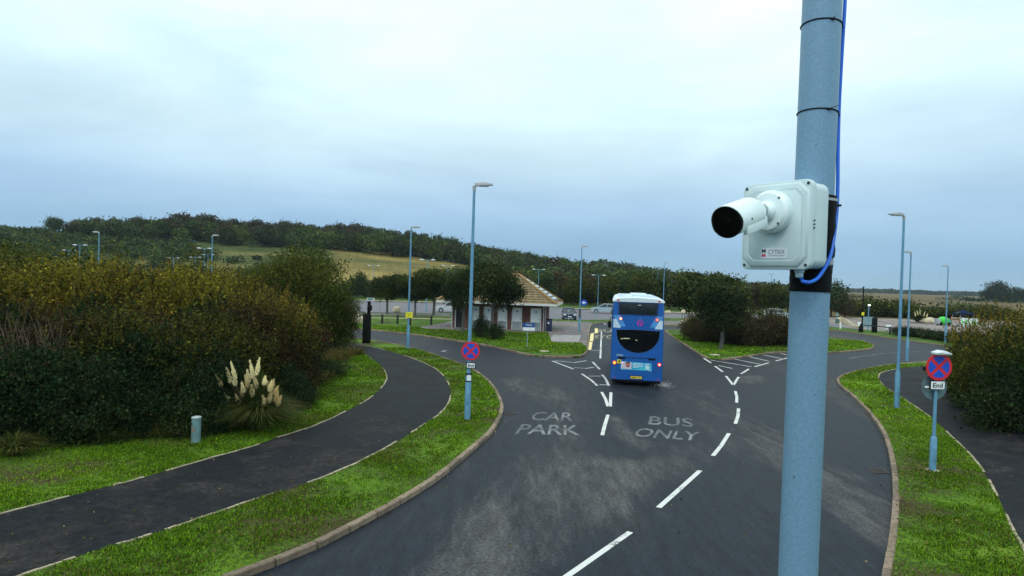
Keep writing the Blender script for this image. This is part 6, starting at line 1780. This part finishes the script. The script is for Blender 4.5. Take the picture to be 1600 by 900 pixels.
MB().tube([Pc, Pc], .001, 3)  # no-op mesh, not built
q = onpole(1309, 321, -.03)
tag(MB().box(q, (.022, .012, .007)).build('cable_tie', m_blk, bevel=.001), 'short black cable tie holding the blue cable beside the box', 'cable tie')

# the bullet camera
dc = fc + rr_ * -.004 + zz * .045
ct = thing('security_camera', 'white bullet security camera on a round base fixed to the box front', 'security camera', dc)
MB().lathe([(.072, -.004), (.073, .004), (.072, .026), (.062, .036), (.050, .038)], Z3, nrm, n=56).build('mounting_base', m_camw, ct, smooth=25)
for k in range(4):
    a = R(45 + 90 * k); q = rr_ * (.060 * math.cos(a)) + zz * (.060 * math.sin(a)) + nrm * .0345
    MB().lathe([(.0042, 0), (.0042, .003)], q, nrm, n=12).build('base_screw', m_screw, ct)
MB().lathe([(.034, .034), (.034, .048), (.027, .056), (.024, .064)], Z3, nrm, n=36).build('swivel_collar', m_camw, ct, smooth=25)
jp = nrm * .068 + rr_ * .0
tgt = AT(1136.5, 347.5, 2.105)
back = dc + jp + zz * .004
ax = (tgt - back).normalized(); Lc = (tgt - back).length
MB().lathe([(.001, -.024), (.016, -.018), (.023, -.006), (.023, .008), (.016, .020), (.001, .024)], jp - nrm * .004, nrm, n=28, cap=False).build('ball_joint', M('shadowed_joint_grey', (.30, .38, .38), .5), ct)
bb = ct.location
s_ax = ax.cross(zz).normalized(); u_ax = s_ax.cross(ax).normalized()
O = tgt - bb
Lq = Lc * .74
MB().tube([O - ax * (Lq - .02), jp, nrm * .045], [.017, .021, .023], 24).build('bracket_arm', m_camw, ct)
def body_pt(y, a, r): return O - ax * y + (s_ax * math.cos(a) + u_ax * math.sin(a)) * r
MB().lathe([(.036, -Lq + .012), (.047, -Lq + .03), (.047, -.008), (.046, -.004)], O, ax, n=48).build('camera_body', m_camw, ct, smooth=30)
# sun shield: a shell over the top two thirds, running ahead of the glass
sh = MB(); vs = []; ang_ = [R(-38 + 256 * k / 40) for k in range(41)]
L2 = Lq - .012
for y, ro in ((-.012, .0535), (.02, .0545), (L2 - .02, .0545), (L2, .049)):
    for a in ang_:
        yy = y + (.012 * (1 - math.sin(max(a, 0) if a < math.pi else math.pi)) if y < 0 else 0); vs.append(body_pt(yy, a, ro))
for y, ro in ((L2, .047), (L2 - .02, .052), (.02, .052), (-.012, .0512)):
    for a in ang_:
        yy = y + (.012 * (1 - math.sin(max(a, 0) if a < math.pi else math.pi)) if y < 0 else 0); vs.append(body_pt(yy, a, ro))
m41 = 41; fs = []
for i in range(8):
    j = (i + 1) % 8
    for k in range(40): fs.append((i * m41 + k, i * m41 + k + 1, j * m41 + k + 1, j * m41 + k))
fs.append(tuple(i * m41 for i in range(8))); fs.append(tuple(i * m41 + 40 for i in range(7, -1, -1)))
sh.add(vs, fs); sh.build('sun_shield', m_camw, ct, smooth=35)
# side rails under the shield
for s in (-1, 1):
    c = O - ax * (Lq * .54) + s_ax * (s * .0445) - u_ax * .028
    Mx = Matrix((s_ax, ax, u_ax)).transposed()
    MB().box(c, (.014, Lq * .80, .034), Mx=Mx).build('side_rail', m_camw, ct, bevel=.002)
    q = O - ax * (Lc * .22) + s_ax * (s * .0535)
    MB().lathe([(.0045, 0), (.0045, .002)], q, s_ax * s, n=12).build('shield_screw', m_screw, ct)
lens = MB().lathe([(.047, -.002), (.0490, .0), (.0490, .004), (.047, .006)], O, ax, n=44).build('front_bezel', m_black, ct)
MB().lathe([(.0445, .0062), (.0435, .0072)], O, ax, n=40).build('front_glass', m_lens, lens)
MB().lathe([(.016, .0073), (.015, .0085)], O, ax, n=28).build('lens', M('lens_glass', (.002, .002, .003), .25, spec=.1), lens)
# dark inner lining of the hood lip
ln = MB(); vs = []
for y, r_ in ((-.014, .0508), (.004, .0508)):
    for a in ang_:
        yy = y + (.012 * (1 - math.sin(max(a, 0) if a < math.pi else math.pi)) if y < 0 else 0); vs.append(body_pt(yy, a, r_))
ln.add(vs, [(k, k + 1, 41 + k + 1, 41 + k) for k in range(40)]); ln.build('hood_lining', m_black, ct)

# ---------------------------------------------------------------- air
hz = MB().box((0, 3400, 60), (16000, 7600, 123)).build('haze', m_blk, smooth=0)
hm = bpy.data.materials.new('thin_air'); hm.use_nodes = True; ht = hm.node_tree; ht.nodes.clear()
ho = ht.nodes.new('ShaderNodeOutputMaterial'); hv = ht.nodes.new('ShaderNodeVolumePrincipled')
hv.inputs['Density'].default_value = .00011; hv.inputs['Color'].default_value = (.72, .88, 1.0, 1)
ht.links.new(hv.outputs[0], ho.inputs['Volume'])
hz.data.materials.clear(); hz.data.materials.append(hm); hz['kind'] = 'stuff'
